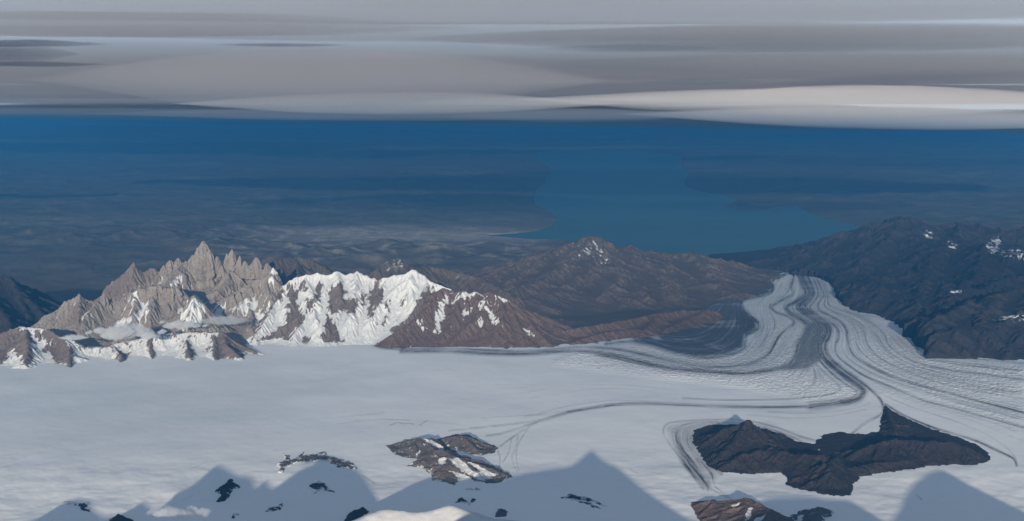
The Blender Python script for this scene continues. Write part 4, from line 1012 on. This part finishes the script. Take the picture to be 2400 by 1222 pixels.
cloud(1150, 15, 64, 46, 17, .55, .55, .10, 'wide dull grey cloud sheet along the upper border', 1, lobes=.15)
cloud(260, 62, 78, 22, 14, .60, .50, .10, 'pale grey cloud band above the dark blue gap', 2)
cloud(1900, 90, 84, 26, 13, .9, .9, .09, 'broad grey cloud filling the upper right', 3)
cloud(760, 190, 62, 14.5, 9, 1.65, 1.35, .075, 'large smooth lens cloud with a pointed tip beside the dark blue gap', 4, col=(.72,.735,.775), g=.24, lobes=.28, wave=.22, pw=1.15)
cloud(930, 243, 70, 12.5, 7, .62, .60, .13, 'brighter narrow lens cloud under the large smooth one', 5, g=.05, col=(.93,.95,.98), lobes=.1, wave=.12)
cloud(1950, 152, 72, 18.5, 9, .62, .62, .08, 'long grey cloud streak crossing above the brightest band', 6, lobes=.12)
cloud(2350, 195, 80, 15, 8, .9, .8, .07, 'grey cloud fading out at the right border', 7)
cloud(1980, 238, 64, 16.0, 6, .78, .72, .17, 'brightest long white cloud band with a crisp lower edge', 8, g=0.0, col=(.96,.965,.98), lobes=.2, wave=.25, pw=1.25, tiltx=-.006)
cloud(2130, 288, 145, 34, 13, 1.15, 1.35, .10, 'lowest grey-white cloud band over the dark blue land', 9, g=.1, col=(.9,.925,.96), lobes=.1, wave=.12, tiltx=-.014)
cloud(120, 280, 190, 42, 20, .55, .5, .03, 'thin far streak of pale cloud low on the horizon', 10)
cloud(1000, 274, 160, 46, 18, .9, .9, .05, 'far low cloud bank joining land and sky', 11)
cloud(1250, 76, 72, 36, 11, .42, .42, .07, 'long dim grey cloud band crossing the whole sky above the lens clouds', 21)
cloud(330, 288, 175, 17, 9, .28, .24, .03, 'faint pinkish cloud wisp just above the far left land', 18)
cloud(700, 283, 165, 14, 9, .35, .30, .04, 'faint cloud wisp under the narrow bright lens cloud', 19)
cloud(1330, 272, 120, 13, 8, .6, .55, .06, 'blurred grey cloud tail left of the lowest cloud band', 20)
cloud(30, 102, 58, 4.4, 3, .16, .14, .26, 'dark-coloured lens standing in for the dark gap touching the upper left border', 12, col=(.16, .20, .30), lobes=.3, wave=.4)  # shade of the dark gap at the left, put into the lens colour
cloud(-50, 126, 57, 4.2, 3, .60, .52, .16, 'stubby dark-coloured lens standing in for the middle of the dark gap at the left border', 15, col=(.16, .20, .30), lobes=.35, wave=.5)
cloud(50, 151, 56, 3.7, 2.6, .13, .12, .26, 'dark-coloured lens standing in for the lower part of the dark gap at the left border', 16, col=(.18, .22, .31), lobes=.3, wave=.4)
cloud(660, 106, 56, 2.9, 2, .05, .05, .35, 'hairline dark-coloured lens standing in for the dark slot along the crest of the large lens cloud', 17, col=(.12, .14, .24))  # dark slots between the bands, their shade put into the lens colour
cloud(1480, 114, 66, 5.2, 3, .22, .2, .10, 'thin slate-coloured lens standing in for the dark slot between pale cloud bands', 13, col=(.25, .33, .40))
cloud(1640, 192, 60, 3.2, 3, .17, .17, .11, 'short slate-coloured lens standing in for the dark slot above the brightest cloud band', 14, col=(.3, .38, .45))
def deck(x, y, z, ax, ay, t, dens, label, seed, col=(0.56, 0.575, 0.625), clamp=True, **kw):
    V, T = lens_mesh(np.array([x, y, z]), ax, ay, t, t, seed, **{**dict(lobes=.10, wave=.35, pw=.55, wf=3.0), **kw})
    if clamp: V[:, 2] = np.maximum(V[:, 2], htop(V[:, 0], V[:, 1]) + 0.02)
    return tag(make_mesh('cloud', V, T, cloud_mat('cloud_vapour', dens, col)), label, 'cloud', CG)
deck(0, 240, 12.7, 240, 214, .38, .12, 'high even cloud ceiling behind all the lens clouds', 31)
deck(30, 250, 8.95, 170, 170, .42, .08, 'lower thin cloud deck closing the gap above the dark blue land', 32, pw=1.3, lobes=.30, wave=.5)
deck(20, 290, 9.7, 260, 140, 2.1, .06, 'far cloud sheet at eye level joining the two decks', 33, pw=1.0, lobes=.25, wave=.5)
deck(-60, 490, -6.0, 420, 45, 11.5, .30, 'dark bank added along the land horizon to hide the bright sky strip', 34, col=(0.27, 0.28, 0.29), clamp=False)  # added filler, coloured dark to cover the bright sky beyond the land edge
OG = 'clouds overhead shading the mountains'
def over(x, y, z, ax, ay, t, dens, label, seed):
    V, T = lens_mesh(np.array([x, y, z]), ax, ay, t, t, seed, lobes=.35, wave=.3)
    return tag(make_mesh('cloud', V, T, cloud_mat('cloud_vapour', dens)), label, 'cloud', OG)
over(21, 10, 11.8, 10.5, 14, .55, .10, 'cloud above the viewpoint shading the dark mountains', 21)
over(2.9, -3.5, 11.6, 3.9, 4.6, .45, .14, 'small cloud above the viewpoint shading the moraine flat', 22)
over(-14, -15, 11.4, 9, 5, .35, .08, 'thin unseen cloud added behind the viewpoint to dim the left ice', 23)  # added out of view to dim the ice on the left

NG = 'small low clouds clinging to the snow'
for p, q, Y, ax, ay, t_, dn, lab, sd_ in [
 (530, 752, 42.2, 1.0, .6, .13, 1.6, 'pale mist over the side glacier between the two snowy ridges', 44),
 (172, 792, 39.6, .45, .25, .09, 7, 'tiny cloud wisp above a dark notch in the snowy ridge', 45),
 (700, 812, 41.4, 2.0, .8, .05, .9, 'thin ground mist where the snow ridge meets the ice', 49)]:
    cloud(p, q, Y, ax, ay, t_, t_ * .8, dn, lab, sd_, group=NG, g=0.0, col=(.985,.985,.985), lobes=.5, wave=.8, wf=3.6, inside=True)

def puffy(p0, p1, q, Y, n, size, label, seed):
    """a ragged low cloud: many small billows parented to one root"""
    g = np.random.default_rng(seed)
    c = at_y((p0 + p1) / 2, q, Y)
    root = bpy.data.objects.new('cloud', None); COL.objects.link(root); root.location = (c[0] * K, c[1] * K, (c[2] - size * .5) * K)
    tag(root, label, 'cloud', NG)
    for k in range(n):
        f = (k + .5) / n
        big = math.sin(math.pi * min(max(f, .1), .9)) * g.uniform(.6, 1.15)
        P_c = at_y(p0 + (p1 - p0) * f + g.uniform(-8, 8), q + g.uniform(-9, 8), Y + g.uniform(-.3, .3))
        V, T = lens_mesh(P_c, size * 1.7 * big, size * 1.1, size * .75 * big, size * .55 * big, seed + k, lobes=.5, wave=.7, wf=3.0, pw=.8)
        make_mesh('puff', V, T, cloud_mat('cloud_vapour', 5.0, (.985, .985, .985), 0.0), parent=root)
puffy(205, 395, 783, 39.9, 11, .27, 'soft grey cloud hanging across the snowy ridge', 301)
puffy(375, 490, 760, 41.0, 7, .22, 'thin cloud wrapped round the foot of the white pyramid peak', 331)
puffy(345, 492, 1206, 18.6, 10, .13, 'billowing white cloud at the bottom border', 361)


# ------------------------------------------------------------------ sky, sun, camera
w = bpy.data.worlds.new('World'); sc.world = w; w.use_nodes = True
nt = w.node_tree; nt.nodes.clear()
wo = nt.nodes.new('ShaderNodeOutputWorld'); bg = nt.nodes.new('ShaderNodeBackground')
sky = nt.nodes.new('ShaderNodeTexSky'); sky.sky_type = 'NISHITA'; sky.sun_disc = False
sky.sun_elevation = SUN_E; sky.sun_rotation = math.pi + SUN_A   # light comes from behind the viewpoint
sky.altitude = 0.0; sky.air_density = 1.0; sky.dust_density = 0.3; sky.ozone_density = 2.0
tc = nt.nodes.new('ShaderNodeTexCoord'); ad = nt.nodes.new('ShaderNodeVectorMath'); ad.operation = 'ADD'; ad.inputs[1].default_value = (0, 0, 0.2)   # lookup raised past the true horizon dip so the low sky shows darker
nm = nt.nodes.new('ShaderNodeVectorMath'); nm.operation = 'NORMALIZE'
nt.links.new(tc.outputs['Generated'], ad.inputs[0]); nt.links.new(ad.outputs[0], nm.inputs[0]); nt.links.new(nm.outputs[0], sky.inputs['Vector'])
hs = nt.nodes.new('ShaderNodeHueSaturation'); hs.inputs['Saturation'].default_value = 0.55; nt.links.new(sky.outputs[0], hs.inputs['Color']); nt.links.new(hs.outputs[0], bg.inputs['Color']); bg.inputs['Strength'].default_value = 0.13
nt.links.new(bg.outputs[0], wo.inputs['Surface'])

sd = bpy.data.lights.new('sun', 'SUN'); sd.energy = 5.0; sd.angle = R(0.53); sd.color = (1.0, 0.80, 0.61)
so = bpy.data.objects.new('sun', sd); COL.objects.link(so)
so.rotation_euler = Vector(LDIR).to_track_quat('-Z', 'Y').to_euler()
so.location = (0, 0, 200)

cd = bpy.data.cameras.new('camera'); co = bpy.data.objects.new('camera', cd); COL.objects.link(co)
cd.sensor_fit = 'HORIZONTAL'; cd.sensor_width = 36.0; cd.lens = 36.0 * F / 2400.0
cd.clip_start = 1.0; cd.clip_end = 20000.0
co.location = (0, 0, CZ * K); co.rotation_euler = (math.pi / 2 - TH, 0, 0)
sc.camera = co
vs = sc.view_settings; vs.view_transform = 'Standard'; vs.look = 'None'; vs.exposure = 0.40; vs.gamma = 1.0; vs.use_curve_mapping = False
cy = sc.cycles
cy.max_bounces = 6; cy.diffuse_bounces = 2; cy.glossy_bounces = 2; cy.transmission_bounces = 2; cy.volume_bounces = 2
cy.use_denoising = True
